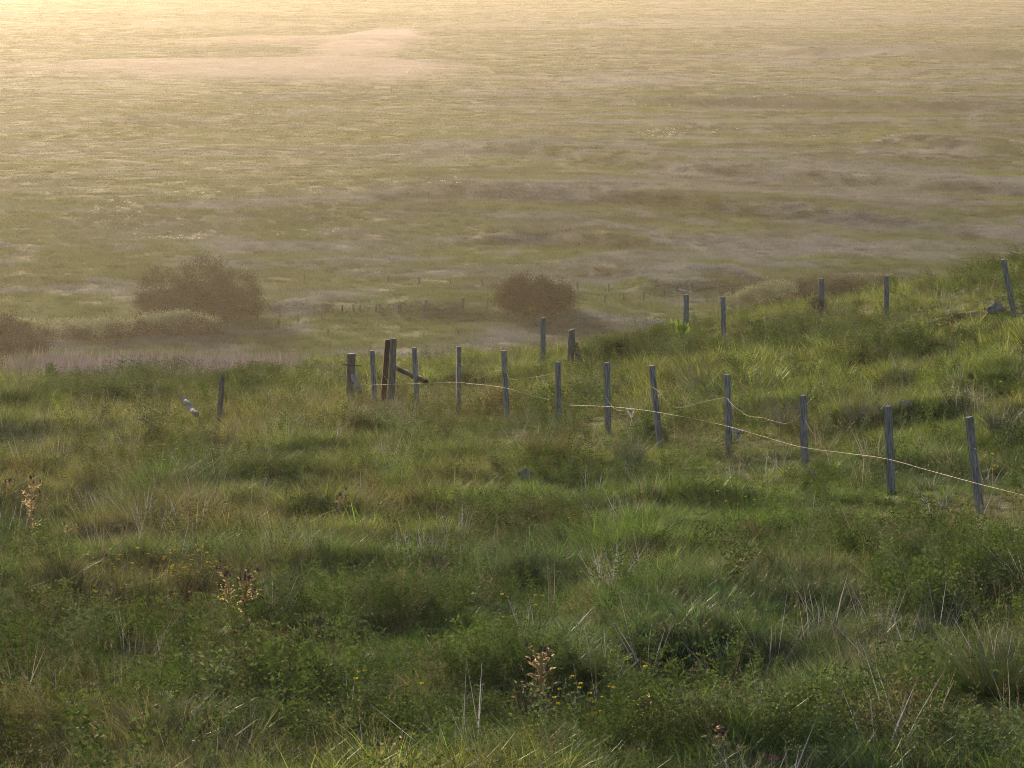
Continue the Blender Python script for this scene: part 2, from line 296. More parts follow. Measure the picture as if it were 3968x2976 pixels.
C = lambda *a: np.array(a, float)
def lerp(a, b, t): return a * (1 - t[:, None]) + b * t[:, None]
def tint(x, y):
    """colour of the plant cover with grazing sunlight on the upper slope mixed in"""
    x = np.asarray(x, float).ravel(); y = np.asarray(y, float).ravel(); k = len(x)
    near = 1 - sstep(120, 200, y)
    c = np.tile(C(.100, .155, .026), (k, 1))
    c = lerp(c, C(.16, .19, .038), sstep(.45, .7, fbm(x, y, 4.5, 3)))
    c = lerp(c, C(.04, .085, .02), sstep(.5, .7, fbm(x, y, 2.3, 6)))
    c = lerp(c, C(.13, .12, .05), .7 * sstep(.55, .72, fbm(x, y, 3.1, 0)))
    c = lerp(c, C(.095, .165, .022), .75 * masks(x, y, LUSH))
    c = lerp(c, C(.17, .145, .055), .62 * masks(x, y, BROWN))
    c = lerp(c, C(.18, .21, .038), .5 * sstep(38, 60, y))  # upper slope lightened: grazing sunlight put into the plant colour
    c = lerp(c, C(.055, .105, .038), .6 * masks(x, y, COOL))
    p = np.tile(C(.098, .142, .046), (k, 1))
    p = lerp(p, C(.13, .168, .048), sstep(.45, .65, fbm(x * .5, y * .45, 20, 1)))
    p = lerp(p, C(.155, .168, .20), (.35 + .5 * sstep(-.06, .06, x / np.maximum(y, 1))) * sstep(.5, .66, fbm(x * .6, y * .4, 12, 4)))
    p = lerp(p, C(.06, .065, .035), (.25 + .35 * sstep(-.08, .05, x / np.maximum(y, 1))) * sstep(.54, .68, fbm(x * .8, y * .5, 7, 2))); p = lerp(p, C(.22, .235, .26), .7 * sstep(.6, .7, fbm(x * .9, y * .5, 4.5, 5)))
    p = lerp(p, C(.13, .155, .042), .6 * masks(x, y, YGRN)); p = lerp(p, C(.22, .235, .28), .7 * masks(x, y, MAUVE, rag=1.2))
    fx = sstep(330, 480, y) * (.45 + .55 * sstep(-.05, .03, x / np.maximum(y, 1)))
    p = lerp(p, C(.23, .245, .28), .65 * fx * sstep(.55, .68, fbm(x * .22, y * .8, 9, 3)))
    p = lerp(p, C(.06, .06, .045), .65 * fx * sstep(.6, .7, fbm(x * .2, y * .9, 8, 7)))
    p = lerp(p, C(.06, .065, .035), .55 * masks(x, y, DARKP, rag=1.0))
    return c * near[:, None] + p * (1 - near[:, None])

# ------------------------------------------------------------------ ground
def spaced(parts):
    o = []
    for a, b, s in parts: o += list(np.arange(a, b, s))
    return np.array(o)
ys = spaced([(-140, 14, 4), (14, 60, .22), (60, 125, .35), (125, 255, 2), (255, 620, 1.6), (620, 1200, 4), (1200, 2000, 9), (2000, 4001, 60)])
xh = spaced([(0, 9, .22), (9, 18, .45), (18, 60, 1.5), (60, 200, 5), (200, 600, 40), (600, 2401, 150)])
xs = np.concatenate([-xh[:0:-1], xh])
X, Y = np.meshgrid(xs, ys); Z = height(X, Y)
nv = X.size; me = bpy.data.meshes.new('ground'); me.vertices.add(nv)
me.vertices.foreach_set('co', np.stack([X, Y, Z], -1).ravel())
ny, nx = X.shape; i, j = np.meshgrid(np.arange(nx - 1), np.arange(ny - 1)); a = (j * nx + i).ravel()
q = np.stack([a, a + 1, a + 1 + nx, a + nx], 1); nf = len(q)
me.loops.add(nf * 4); me.loops.foreach_set('vertex_index', q.ravel().astype(np.int32))
me.polygons.add(nf); me.polygons.foreach_set('loop_start', np.arange(0, nf * 4, 4, dtype=np.int32)); me.polygons.foreach_set('loop_total', np.full(nf, 4, dtype=np.int32))
me.update(calc_edges=True); me.polygons.foreach_set('use_smooth', np.ones(nf, bool))
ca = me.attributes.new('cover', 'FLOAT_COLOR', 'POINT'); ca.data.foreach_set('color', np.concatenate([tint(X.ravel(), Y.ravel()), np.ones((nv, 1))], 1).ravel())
m, n, l, out = mat_new('turf'); p = n.new('ShaderNodeBsdfPrincipled'); p.inputs['Roughness'].default_value = .9; p.inputs['Specular IOR Level'].default_value = .1
at = n.new('ShaderNodeAttribute'); at.attribute_name = 'cover'; tc = n.new('ShaderNodeTexCoord')
no = n.new('ShaderNodeTexNoise'); no.inputs['Scale'].default_value = 3.5; no.inputs['Detail'].default_value = 6; l.new(tc.outputs['Object'], no.inputs[0])
mr = n.new('ShaderNodeMapRange'); mr.inputs[1].default_value = .3; mr.inputs[2].default_value = .7; mr.inputs[3].default_value = .2; mr.inputs[4].default_value = .8; l.new(no.outputs[0], mr.inputs[0])
vm = n.new('ShaderNodeVectorMath'); vm.operation = 'SCALE'; l.new(at.outputs['Color'], vm.inputs[0]); l.new(mr.outputs[0], vm.inputs[3]); l.new(vm.outputs[0], p.inputs['Base Color'])
bu = n.new('ShaderNodeBump'); bu.inputs['Distance'].default_value = .15; bu.inputs['Strength'].default_value = .8; l.new(no.outputs[0], bu.inputs['Height']); l.new(bu.outputs[0], p.inputs['Normal'])
l.new(p.outputs[0], out.inputs[0]); me.materials.append(m)
tag(link('ground', me), 'grassy hillside falling away to a wide level marsh plain', 'ground', kind='structure')

# ------------------------------------------------------------------ plant pieces
def blades(n, r0, l0, l1, w0, lean=.35, bend=.5, segs=4, rng=RNG, droop=.3, taper=.8):
    """n curved tapering blades as strips"""
    az = rng.uniform(0, 2 * np.pi, n); rr = r0 * np.sqrt(rng.random(n)); L = rng.uniform(l0, l1, n)
    bx = np.cos(az) * rr; by = np.sin(az) * rr
    az2 = az + rng.normal(0, .7, n); ln = rng.uniform(0, lean, n) + .15 * rr / max(r0, .01); bd = rng.uniform(.1, 1, n) * bend
    fa = rng.uniform(0, np.pi, n); sx = np.cos(fa); sy = np.sin(fa); W = w0 * rng.uniform(.4, 1.5, n)
    V = []
    for k in range(segs + 1):
        t = k / segs; h = (ln * t + bd * t * t) * L; z = (t - droop * bd * t * t * 1.2) * L
        px = bx + np.cos(az2) * h; py = by + np.sin(az2) * h; wd = W * .5 * (1 - t ** 1.5 * taper) if k < segs else W * .06
        V.append(np.stack([px - sx * wd, py - sy * wd, z - .03], 1)); V.append(np.stack([px + sx * wd, py + sy * wd, z - .03], 1))
    V = np.stack(V, 1)            # n, 2(segs+1), 3
    base = (np.arange(n) * 2 * (segs + 1))[:, None]
    Fc = np.concatenate([base + np.array([[2 * k, 2 * k + 1, 2 * k + 3, 2 * k + 2]]) for k in range(segs)], 0)
    tips = V[:, -1, :]
    return V.reshape(-1, 3), Fc, tips
def leaves(c, d, L, W, rng=RNG, fold=.0):
    """one pointed leaf (two triangles each side of a rib = 4-gon diamond) at c along d"""
    c = np.asarray(c, float); d = np.asarray(d, float); n = len(c)
    d = d / np.linalg.norm(d, axis=1)[:, None]; r = rng.normal(size=(n, 3)); s = np.cross(d, r); s /= np.linalg.norm(s, axis=1)[:, None] + 1e-9
    L = np.broadcast_to(L, (n,))[:, None]; W = np.broadcast_to(W, (n,))[:, None]
    V = np.stack([c, c + d * L * .45 + s * W / 2, c + d * L, c + d * L * .45 - s * W / 2], 1).reshape(-1, 3)
    return V, (np.arange(n) * 4)[:, None] + np.array([[0, 1, 2, 3]])
def join(parts):
    V = []; Fc = []; n = 0; ids = []
    for k, (v, f) in enumerate(parts):
        V.append(v); Fc += (np.asarray(f) + n).tolist(); ids += [k] * len(f); n += len(v)
    return np.concatenate(V), Fc, ids
def mesh_parts(name, parts, mats):
    v, f, ids = join(parts); me = new_mesh(name, v, f)
    for q in mats: me.materials.append(q)
    me.polygons.foreach_set('material_index', ids); return me

def herb_mesh(name, mat, n=9, hgt=.35, lf=.035, rng=RNG, pairs=6, spread=.14):
    V = []; Fs = []; c = []; d = []
    sv, sf, _ = blades(n, spread, hgt * .7, hgt * 1.1, .005, lean=.4, bend=.25, segs=2, rng=rng)
    st = sv.reshape(n, 3, 2, 3).mean(2)
    for k in range(n):
        for t in np.linspace(.3, 1, pairs):
            p = st[k, 0] * (1 - t) ** 2 + 2 * st[k, 1] * t * (1 - t) + st[k, 2] * t * t
            a = rng.uniform(0, 6.28)
            for s in (0, 2.09, 4.19):
                aa = a + s + rng.normal(0, .3); dd = np.array([math.cos(aa), math.sin(aa), rng.uniform(-.1, .7)])
                for q in range(3):      # pinnate: three leaflets along a stalk
                    c.append(p + dd * lf * (.2 + .75 * q)); d.append(dd + rng.normal(0, .55, 3))
    lv, lf_ = leaves(c, d, lf * rng.uniform(.8, 1.3, len(c)), lf * .55, rng)
    return mesh_parts(name, [(sv, sf), (lv, lf_)], [mat, mat])

def proto_coll(name, meshes):
    c = bpy.data.collections.new(name)
    for k, me in enumerate(meshes):
        o = bpy.data.objects.new('%s_%02d' % (name, k), me); c.objects.link(o)
    return c
def scatter(name, label, cat, coll, pts, rz, sc, idx, tn, tilt=None):
    me = bpy.data.meshes.new(name); N = len(pts); me.vertices.add(N); me.vertices.foreach_set('co', np.asarray(pts, float).ravel())
    rot = np.zeros((N, 3)); rot[:, 2] = rz
    if tilt is not None: rot[:, 0] = tilt[:, 0]; rot[:, 1] = tilt[:, 1]
    def att(nm, ty, key, data): a = me.attributes.new(nm, ty, 'POINT'); a.data.foreach_set(key, np.ascontiguousarray(data).ravel())
    att('rot', 'FLOAT_VECTOR', 'vector', rot.astype(np.float32))
    s3 = np.asarray(sc, np.float32); s3 = np.repeat(s3[:, None], 3, 1) if s3.ndim == 1 else s3
    att('scl', 'FLOAT_VECTOR', 'vector', s3); att('idx', 'INT', 'value', np.asarray(idx, np.int32))
    att('tint', 'FLOAT_VECTOR', 'vector', np.asarray(tn, np.float32))
    ob = link(name, me); g = bpy.data.node_groups.new(name, 'GeometryNodeTree')
    g.interface.new_socket('Geometry', in_out='INPUT', socket_type='NodeSocketGeometry'); g.interface.new_socket('Geometry', in_out='OUTPUT', socket_type='NodeSocketGeometry')
    N_ = g.nodes; L_ = g.links; gi = N_.new('NodeGroupInput'); go = N_.new('NodeGroupOutput')
    ip = N_.new('GeometryNodeInstanceOnPoints'); ci = N_.new('GeometryNodeCollectionInfo'); ci.inputs[0].default_value = coll
    ci.inputs['Separate Children'].default_value = True; ci.inputs['Reset Children'].default_value = True
    def na(nm, ty): q = N_.new('GeometryNodeInputNamedAttribute'); q.data_type = ty; q.inputs[0].default_value = nm; return q.outputs[0]
    e2r = N_.new('FunctionNodeEulerToRotation'); L_.new(na('rot', 'FLOAT_VECTOR'), e2r.inputs[0])
    L_.new(gi.outputs[0], ip.inputs['Points']); L_.new(ci.outputs[0], ip.inputs['Instance']); ip.inputs['Pick Instance'].default_value = True
    L_.new(na('idx', 'INT'), ip.inputs['Instance Index']); L_.new(e2r.outputs[0], ip.inputs['Rotation']); L_.new(na('scl', 'FLOAT_VECTOR'), ip.inputs['Scale'])
    L_.new(ip.outputs[0], go.inputs[0])
    md = ob.modifiers.new('scatter', 'NODES'); md.node_group = g
    tag(ob, label, cat, kind='stuff'); return ob
def field(y0, y1, dens, margin=1.25, rng=RNG):
    """random points over the wedge of ground between two distances, a margin wider than the view"""
    hw = .1317 * margin; n = int(dens * hw * (y1 ** 2 - y0 ** 2))
    y = np.sqrt(rng.uniform(y0 ** 2, y1 ** 2, n)); x = rng.uniform(-1, 1, n) * (hw * y)
    return x, y

# ---- near grass
rng = np.random.default_rng(5)
gm = []
for k in range(7):
    v, f, _ = blades(38, .14, .16, .44, .011, lean=.5, bend=.7, segs=3, rng=rng); gm.append(new_mesh('tuft', v, f, M['grass']))
for k in range(3):                # finer, longer, arching
    v, f, _ = blades(46, .09, .28, .55, .009, lean=.35, bend=.95, segs=4, rng=rng, droop=.45); gm.append(new_mesh('tuft', v, f, M['grass']))
x1, y1 = field(20, 60, 46, rng=rng); x2, y2 = field(60, 135, 20, rng=rng); x = np.concatenate([x1, x2]); y = np.concatenate([y1, y2])
big = np.concatenate([np.ones(len(x1)), np.full(len(x2), 1.3)])
hmk = .6 * noise(x, y, 1.15, 4) + .4 * noise(x, y, .55, 2); sc = .62 * big * (.32 + 1.15 * hmk) * (.75 + .5 * fbm(x, y, 5, 2)) * rng.uniform(.8, 1.2, len(x))
hm = masks(x, y, HERB); keep = rng.random(len(x)) > .45 * hm; x, y, sc, hm = x[keep], y[keep], sc[keep], hm[keep]
sc *= (1 - .25 * hm) * (1 - .45 * np.maximum(fence_near(x, y, FENCE, 2.2), fence_near(x, y, FENCEB, 3.0)))
ix = np.where(rng.random(len(x)) < .12 + .5 * sstep(.55, .7, noise(x, y, 1.9, 6)), rng.integers(7, 10, len(x)), rng.integers(0, 7, len(x)))
tn = 1.25 * tint(x, y) * (1 + .28 * rng.normal(size=(len(x), 1)).clip(-2, 2)); tn = np.clip(tn * (1 + .08 * rng.normal(size=(len(x), 3))), .01, .6)
wind = rng.normal(0, .12, (len(x), 2)) + np.array([0, .10])
scatter('grass', 'long green and olive grass covering the near hillside', 'grass', proto_coll('grass_tufts', gm),
        np.stack([x, y, height(x, y)], 1), rng.uniform(0, 6.28, len(x)), sc, ix, tn, wind)

# ---- seed heads / flowering stems
sm = []
for k in range(4):
    v, f, tp = blades(9, .14, .38, .66, .0035, lean=.25, bend=.25, segs=3, rng=rng, droop=.1, taper=.5)
    c = []; d = []
    for t in tp:
        for q in range(7): c.append(t + np.array([rng.normal(0, .006), rng.normal(0, .006), -.012 * q])); d.append([rng.normal(0, .5), rng.normal(0, .5), 1])
    lv, lf = leaves(c, d, .024, .008, rng); sm.append(mesh_parts('culms', [(v, f), (lv, lf)], [M['seed'], M['seed']]))
x1, y1 = field(20, 60, 5, rng=rng); x2, y2 = field(60, 130, 4.5, rng=rng); x = np.concatenate([x1, x2]); y = np.concatenate([y1, y2])
pr = .22 + .75 * masks(x, y, BROWN) + .4 * sstep(.5, .7, fbm(x, y, 4, 5)) - .25 * masks(x, y, LUSH); k = rng.random(len(x)) < pr; x, y = x[k], y[k]
tn = np.where(rng.random((len(x), 1)) < .5, C(.19, .155, .10), C(.23, .20, .11)) * rng.uniform(.7, 1.2, (len(x), 1))
scatter('grass_seed_heads', 'brownish flowering grass stems standing above the hillside grass', 'grass', proto_coll('culm_tufts', sm),
        np.stack([x, y, height(x, y)], 1), rng.uniform(0, 6.28, len(x)), rng.uniform(.5, .85, len(x)), rng.integers(0, 4, len(x)), tn, rng.normal(0, .1, (len(x), 2)))

# ---- leafy herbs
hmesh = [herb_mesh('herb', M['herb'], n=8, hgt=.34, lf=.024, rng=rng) for _ in range(4)] + [herb_mesh('herb', M['herb'], n=6, hgt=.5, lf=.03, rng=rng, pairs=7, spread=.1) for _ in range(2)]
x1, y1 = field(20, 60, 17, rng=rng); x2, y2 = field(60, 120, 9, rng=rng); x = np.concatenate([x1, x2]); y = np.concatenate([y1, y2])
pr = .12 + 1.0 * masks(x, y, HERB, soft=.4, rag=1.0) + .12 * sstep(.55, .7, fbm(x, y, 3, 7)); pr = pr * (1 - .6 * np.maximum(fence_near(x, y, FENCE, 2.4), fence_near(x, y, FENCEB, 2.4))); k = rng.random(len(x)) < pr; x, y = x[k], y[k]
cc = rng.random((len(x), 1)); tn = np.where(cc < .6, C(.080, .125, .026), np.where(cc < .88, C(.11, .15, .065), C(.12, .11, .05))) * rng.uniform(.7, 1.35, (len(x), 1))
tn = lerp(tn, tn * C(1.4, 1.05, .9), .6 * masks(x, y, BROWN))
scatter('undergrowth', 'leafy herbs and meadowsweet growing in patches through the hillside grass', 'undergrowth', proto_coll('herb_clumps', hmesh),
        np.stack([x, y, height(x, y)], 1), rng.uniform(0, 6.28, len(x)), rng.uniform(.55, 1.0, len(x)) * (.6 + .9 * noise(x, y, .9, 3)), rng.integers(0, 6, len(x)), tn, rng.normal(0, .12, (len(x), 2)))

# ---- dead pale stalks
dm = []
for k in range(5):
    v, f, _ = blades(15, .14, .25, .62, .0085, lean=.65, bend=.12, segs=2, rng=rng, taper=.4); dm.append(new_mesh('stalks', v, f, M['dead']))
x1, y1 = field(20, 60, 7, rng=rng); x2, y2 = field(60, 125, 6, rng=rng); x = np.concatenate([x1, x2]); y = np.concatenate([y1, y2])
pr = .06 + .5 * masks(x, y, DEAD, rag=1.0) + .06 * sstep(.5, .7, fbm(x, y, 3, 1)); k = rng.random(len(x)) < pr; x, y = x[k], y[k]
tn = np.where(rng.random((len(x), 1)) < .6, C(.40, .385, .45), C(.36, .31, .24)) * rng.uniform(.7, 1.25, (len(x), 1))
scatter('dead_stalks', 'pale grey lilac dead stalks leaning among the hillside grass', 'stalks', proto_coll('stalk_tufts', dm),
        np.stack([x, y, height(x, y)], 1), rng.uniform(0, 6.28, len(x)), rng.uniform(.5, .95, len(x)), rng.integers(0, 5, len(x)), tn, rng.normal(0, .15, (len(x), 2)))

# ---- pale reeds along the brow
rm = []
for k in range(4):
    v, f, _ = blades(30, .5, .5, 1.0, .02, lean=.15, bend=.12, segs=2, rng=rng, taper=.5); rm.append(new_mesh('reeds', v, f, M['dead']))
x, y = field(85, 125, 7, rng=rng); k = rng.random(len(x)) < masks(x, y, REED, rag=1.0, soft=.8) * .8; x, y = x[k], y[k]
tn = C(.34, .28, .32) * rng.uniform(.75, 1.2, (len(x), 1))
scatter('reeds', 'pale mauve dead reeds in a strip where the hillside ends', 'reeds', proto_coll('reed_tufts', rm),
        np.stack([x, y, height(x, y)], 1), rng.uniform(0, 6.28, len(x)), rng.uniform(.45, .75, len(x)), rng.integers(0, 4, len(x)), tn)

# ---- small yellow flowers
fm = []
for k in range(4):
    n_ = 7; v, f, tp = blades(n_, .2, .25, .5, .003, lean=.2, bend=.15, segs=2, rng=rng, taper=.3)
    c = []; d = []
    for t in tp:
        for q in range(5):
            a = q * 1.2566 + rng.uniform(0, .3); c.append(t); d.append([math.cos(a), math.sin(a), .55])
    lv, lf = leaves(c, d, .021, .019, rng); fm.append(mesh_parts('flowers', [(v, f), (lv, lf)], [M['herb'], M['petal_yellow']]))
x1, y1 = field(20, 62, 3.2, rng=rng); pr = .02 + 1.3 * masks(x1, y1, YEL, rag=1.0); k = rng.random(len(x1)) < pr; x, y = x1[k], y1[k]
x2, y2 = field(62, 130, 1, rng=rng); k = rng.random(len(x2)) < .06; x = np.concatenate([x, x2[k]]); y = np.concatenate([y, y2[k]])
scatter('buttercups', 'small yellow buttercups dotted through the hillside grass', 'flowers', proto_coll('buttercup_clumps', fm),
        np.stack([x, y, height(x, y)], 1), rng.uniform(0, 6.28, len(x)), rng.uniform(.7, 1.0, len(x)), rng.integers(0, 4, len(x)), np.tile(C(.07, .11, .03), (len(x), 1)))

# ---- plain
pm = []
for k in range(6):
    v, f, _ = blades(110, .85, .14, .42, .028, lean=.35, bend=.35, segs=1, rng=rng, taper=.8); pm.append(new_mesh('meadow', v, f, M['plain']))
for k in range(2):
    v, f, _ = blades(120, .45, .3, .6, .028, lean=.5, bend=.5, segs=2, rng=rng, taper=.8); pm.append(new_mesh('meadow', v, f, M['plain']))
x1, y1 = field(225, 430, 1.15, 1.12, rng); x2, y2 = field(430, 720, .42, 1.08, rng); x3, y3 = field(720, 1250, .13, 1.05, rng); xq, yq = field(1250, 1800, .05, 1.03, rng); x4, y4 = field(125, 225, .8, 1.2, rng)
x = np.concatenate([x1, x2, x3, x4, xq]); y = np.concatenate([y1, y2, y3, y4, yq]); sm_ = masks(x, y, SMOOTH)
sx = np.concatenate([np.full(len(x1), 1.), np.full(len(x2), 1.5), np.full(len(x3), 2.4), np.full(len(x4), 1.), np.full(len(xq), 3.6)])
hgt = (.5 + .85 * fbm(x, y, 6, 6) * noise(x, y, 2.6, 1) * (1 - .6 * sstep(450, 800, y))) * (1 - .35 * sm_) * rng.uniform(.9, 1.1, len(x)) * np.where(sx > 2, .8, 1)
s3 = np.stack([sx, sx, hgt * np.where(sx > 2, 1.2, 1.1)], 1)
tus = (rng.random(len(x)) < .07 + .18 * sstep(.55, .7, fbm(x, y, 25, 3))) & (rng.random(len(x)) > sm_); ix = np.where(tus, rng.integers(6, 8, len(x)), rng.integers(0, 6, len(x)))
tn = tint(x, y) * rng.uniform(.93, 1.08, (len(x), 1)); tn[tus] *= .75
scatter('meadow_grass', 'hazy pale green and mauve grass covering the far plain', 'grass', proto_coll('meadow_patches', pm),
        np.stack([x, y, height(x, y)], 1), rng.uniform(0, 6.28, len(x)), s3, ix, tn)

# ---- cotton grass on the plain (each white head a small ball of leaf-size faces)
cm = []
for k in range(2):
    v, f, tp = blades(5, .35, .35, .5, .01, lean=.2, bend=.1, segs=1, rng=rng); c = np.repeat(tp, 6, 0); lv, lf = leaves(c - [0, 0, .03], rng.normal(size=(len(c), 3)) + [0, 0, .4], .10, .08, rng)
    cm.append(mesh_parts('cotton', [(v, f), (lv, lf)], [M['plain'], M['cotton']]))
px = []; py = []
for (ex, ey, ea, eb), n_ in COTTON:
    a = rng.uniform(0, 6.28, n_); r_ = np.sqrt(rng.random(n_)); px += list(ex + ea * r_ * np.cos(a)); py += list(ey + eb * r_ * np.sin(a))
x = np.array(px); y = np.array(py); q = rng.normal(size=(len(x), 2)); x += q[:, 0] * .4; y += q[:, 1] * .6
scatter('cotton_grass', 'glinting white cotton grass heads in loose drifts on the far plain', 'cotton grass', proto_coll('cotton_clumps', cm),
        np.stack([x, y, height(x, y)], 1), rng.uniform(0, 6.28, len(x)), rng.uniform(.25, .6, len(x)) * (.6 + y / 900), rng.integers(0, 2, len(x)), np.tile(C(.2, .18, .06), (len(x), 1)))


# ------------------------------------------------------------------ fence posts
def round_ring(w_, kind, k):
    if kind == 'square':
        c = w_ * .5; b = w_ * .09
        return [(c - b, -c), (c, -c + b), (c, c - b), (c - b, c), (-c + b, c), (-c, c - b), (-c, -c + b), (-c + b, -c)]
    return [(w_ * .5 * math.cos(2 * math.pi * j / 12) * (1 + .05 * math.sin(3 * j + k)), w_ * .5 * math.sin(2 * math.pi * j / 12) * (1 + .05 * math.cos(2 * j + k))) for j in range(12)]
def post_mesh(name, L, w_, kind, mat, rs, slope=.0, taper=.04, jag=0):
    vv = []; ff = []; nz = 8; ns = None
    bow = (rs.uniform(-.006, .006), rs.uniform(-.006, .006))
    for k in range(nz + 1):
        t = k / nz; rg = round_ring(w_ * (1 - taper * t) * (1 + rs.uniform(-.012, .012)), kind, rs.random() * .3); ns = len(rg)
        sag = math.sin(t * math.pi)
        for (x_, y_) in rg: vv.append((x_ + bow[0] * sag, y_ + bow[1] * sag, t * L + (slope * x_ if k == nz else 0) + (rs.uniform(-jag, jag) if k == nz else 0)))
    top = []
    for (x_, y_) in rg: vv.append((x_ * .9 + 0, y_ * .9, L + .006 + slope * x_ * .9 + (rs.uniform(-jag, jag) if jag else 0)))
    for k in range(nz + 1):
        for j in range(ns):
            a_ = k * ns + j; b_ = k * ns + (j + 1) % ns; ff.append((a_, b_, b_ + ns, a_ + ns))
    ff.append(tuple((nz + 1) * ns + j for j in range(ns)))
    return new_mesh(name, vv, ff, mat)
POSTS = {}
def post(key, name, ut, vt, ub, vb, d, w_, kind, mat, label, group, yaw=None, slope=0, jag=0, cat='fence post'):
    rs = random.Random(hash(key) if isinstance(key, int) else sum(map(ord, key)) * 7)
    T = P(ut, vt, d); B = P(ub, vb, d); ax = (T - B).normalized()
    if ax.z < .3: ax = Vector((0, 0, 1))
    bx_ = T - ax * .5
    for _ in range(30):
        L = (T.z - (hz(bx_.x, bx_.y) - .12)) / ax.z; bx_ = T - ax * L
    q = ax.to_track_quat('Z', 'Y'); rz = yaw if yaw is not None else R(24) + rs.uniform(-.25, .25)
    o = link(name, post_mesh(name, L, w_, kind, mat, rs, slope, jag=jag)); o.location = bx_
    o.rotation_mode = 'QUATERNION'; o.rotation_quaternion = q @ Euler((0, 0, rz - q.to_euler().z)).to_quaternion()
    tag(o, label, cat, group); POSTS[key] = (o, T, ax, L, d); return o
GA = 'posts of the lower wire fence running down the hillside'; GB = 'posts of the upper fence line along the brow'
slim = [('A1', 1442, 1359, 1449, 1484, 70, 'slim grey post between the stout cut post and the split double post'),
        ('A2', 1605, 1349, 1612, 1514, 67.5, 'slim post right of the split double post, before its brace log'),
        ('A3', 1777, 1343, 1777, 1500, 65, 'slim lone post with dead stalks at its foot, second right of the double post'),
        ('A4', 1952, 1360, 1962, 1552, 62, 'slim grey post leaning slightly left where the lower wire starts to dip'),
        ('A5', 2162, 1404, 2163, 1540, 59.5, 'short slim grey post in front of and left of the thick slant cut post'),
        ('A6', 2351, 1407, 2356, 1628, 56.5, 'upright slim grey post right beside the free end of the lower wire'),
        ('A7', 2525, 1418, 2550, 1651, 54, 'slim post tilted left between the two wisps of wool'),
        ('A8', 2817, 1452, 2823, 1741, 51, 'straight grey post with the large wisp of wool hanging at its right'),
        ('A9', 3112, 1533, 3121, 1838, 48, 'straight grey post right of the wool wisp post, beside a grey rush clump'),
        ('A10', 3441, 1575, 3451, 1874, 45, 'straight grey post, second from the right end of the lower wire fence'),
        ('A11', 3756, 1618, 3799, 1977, 42, 'tallest nearest grey post leaning left at the right end of the wire fence')]
for k, a, b, c_, d_, e, lb in slim:
    post(k, 'fence_post', a, b, c_, d_, e, .076, 'square', M['post'], lb, GA)
upper = [('B1', 2104, 1232, 2104, 1389, 88, 'thin square post standing alone left of the thick slant cut post'),
         ('B3', 2660, 1142, 2659, 1276, 88, 'square grey post standing below the white rail beside bright green leaves'),
         ('B4', 2801, 1151, 2805, 1321, 80, 'square dark grey post just right of the one below the white rail'),
         ('B5', 3183, 1080, 3183, 1246, 88, 'square post with a round coil of rusty wire hung on it'),
         ('B6', 3437, 1070, 3436, 1266, 79, 'square post between the wire coil post and the leaning post'),
         ('B7', 3888, 1006, 3926, 1194, 72, 'square post leaning left at the top right beside a leafy shrub')]
for k, a, b, c_, d_, e, lb in upper:
    post(k, 'fence_post', a, b, c_, d_, e, .098 if e > 82 else .09, 'square', M['post'], lb, GB, yaw=R(-20) + random.uniform(-.2, .2))
p0 = post('P0', 'strainer_post', 1361, 1371, 1358, 1527, 72, .17, 'round', M['stout'], 'stout round cut post with a pale broken log at its foot', GA, slope=.1)
post('P1', 'strainer_post', 1525, 1312, 1517, 1493, 71, .125, 'round', M['stout'], 'stout round post leaning right, half of the close double pair', GA)
post('P2', 'strainer_post', 1502, 1317, 1488, 1491, 71.2, .10, 'square', M['brace'], 'dark flat sided post leaning right, half of the close double pair', GA, yaw=.2)
post('B2', 'strainer_post', 2216, 1278, 2208, 1437, 83, .155, 'round', M['stout'], 'thick round post with a slanting cut top and a brown brace behind it', GB, slope=.35, jag=.01)
post('C1', 'broken_post', 861, 1463, 853, 1573, 64, .095, 'round', M['stout'], 'jagged broken grey post standing alone at the left of the near slope', None, slope=1.1, jag=.07)

def stick(name, p0_, p1_, r0, r1, mat, label, cat, group=None, sides=8, wob=.02, sink=0):
    a_ = Vector(p0_); b_ = Vector(p1_); mb = MB(); k = 7; rs = random.Random(int(a_.x * 100))
    pts = [(b_ - a_) * (i / k) + Vector((rs.uniform(-wob, wob), 0, rs.uniform(-wob, wob))) * (0 < i < k) for i in range(k + 1)]
    mb.tube(pts, [(r0 + (r1 - r0) * i / k) * rs.uniform(.94, 1.06) for i in range(k + 1)], sides)
    o = link(name, mb.mesh(name, mat)); o.location = a_; return tag(o, label, cat, group)
stick('brace_log', P(1537, 1423, 71.6), P(1650, 1480, 70.4), .048, .055, M['brace'], 'brown brace log slanting down to the right from the split double post', 'log')
stick('brace_log', P(2228, 1335, 83.2), P(2254, 1425, 82.2), .06, .075, M['brace'], 'dark brown brace leaning against the back of the thick slant cut post', 'log')
stick('broken_log', P(1370, 1456, 71.8), P(1392, 1520, 71.2), .05, .065, M['log'], 'pale broken log lying against the foot of the stout cut post', 'log')
stick('broken_log', P(708, 1543, 62), P(762, 1606, 61), .042, .045, M['log'], 'bleached grey log leaning left out of the grass near the broken post', 'log')
pb = MB(); pb.tube([P(1328, 1411, 71.9) - Vector(p0.location), P(1362, 1416, 71.9) - Vector(p0.location), P(1400, 1418, 71.9) - Vector(p0.location)], .012, 5)
pk = link('crossbar', pb.mesh('crossbar', M['rust'])); pk.parent = p0; pk.matrix_parent_inverse = Matrix.Translation(p0.location).inverted()
pk.matrix_parent_inverse = (Matrix.Translation(p0.location) @ p0.rotation_quaternion.to_matrix().to_4x4()).inverted(); pk.location = p0.location

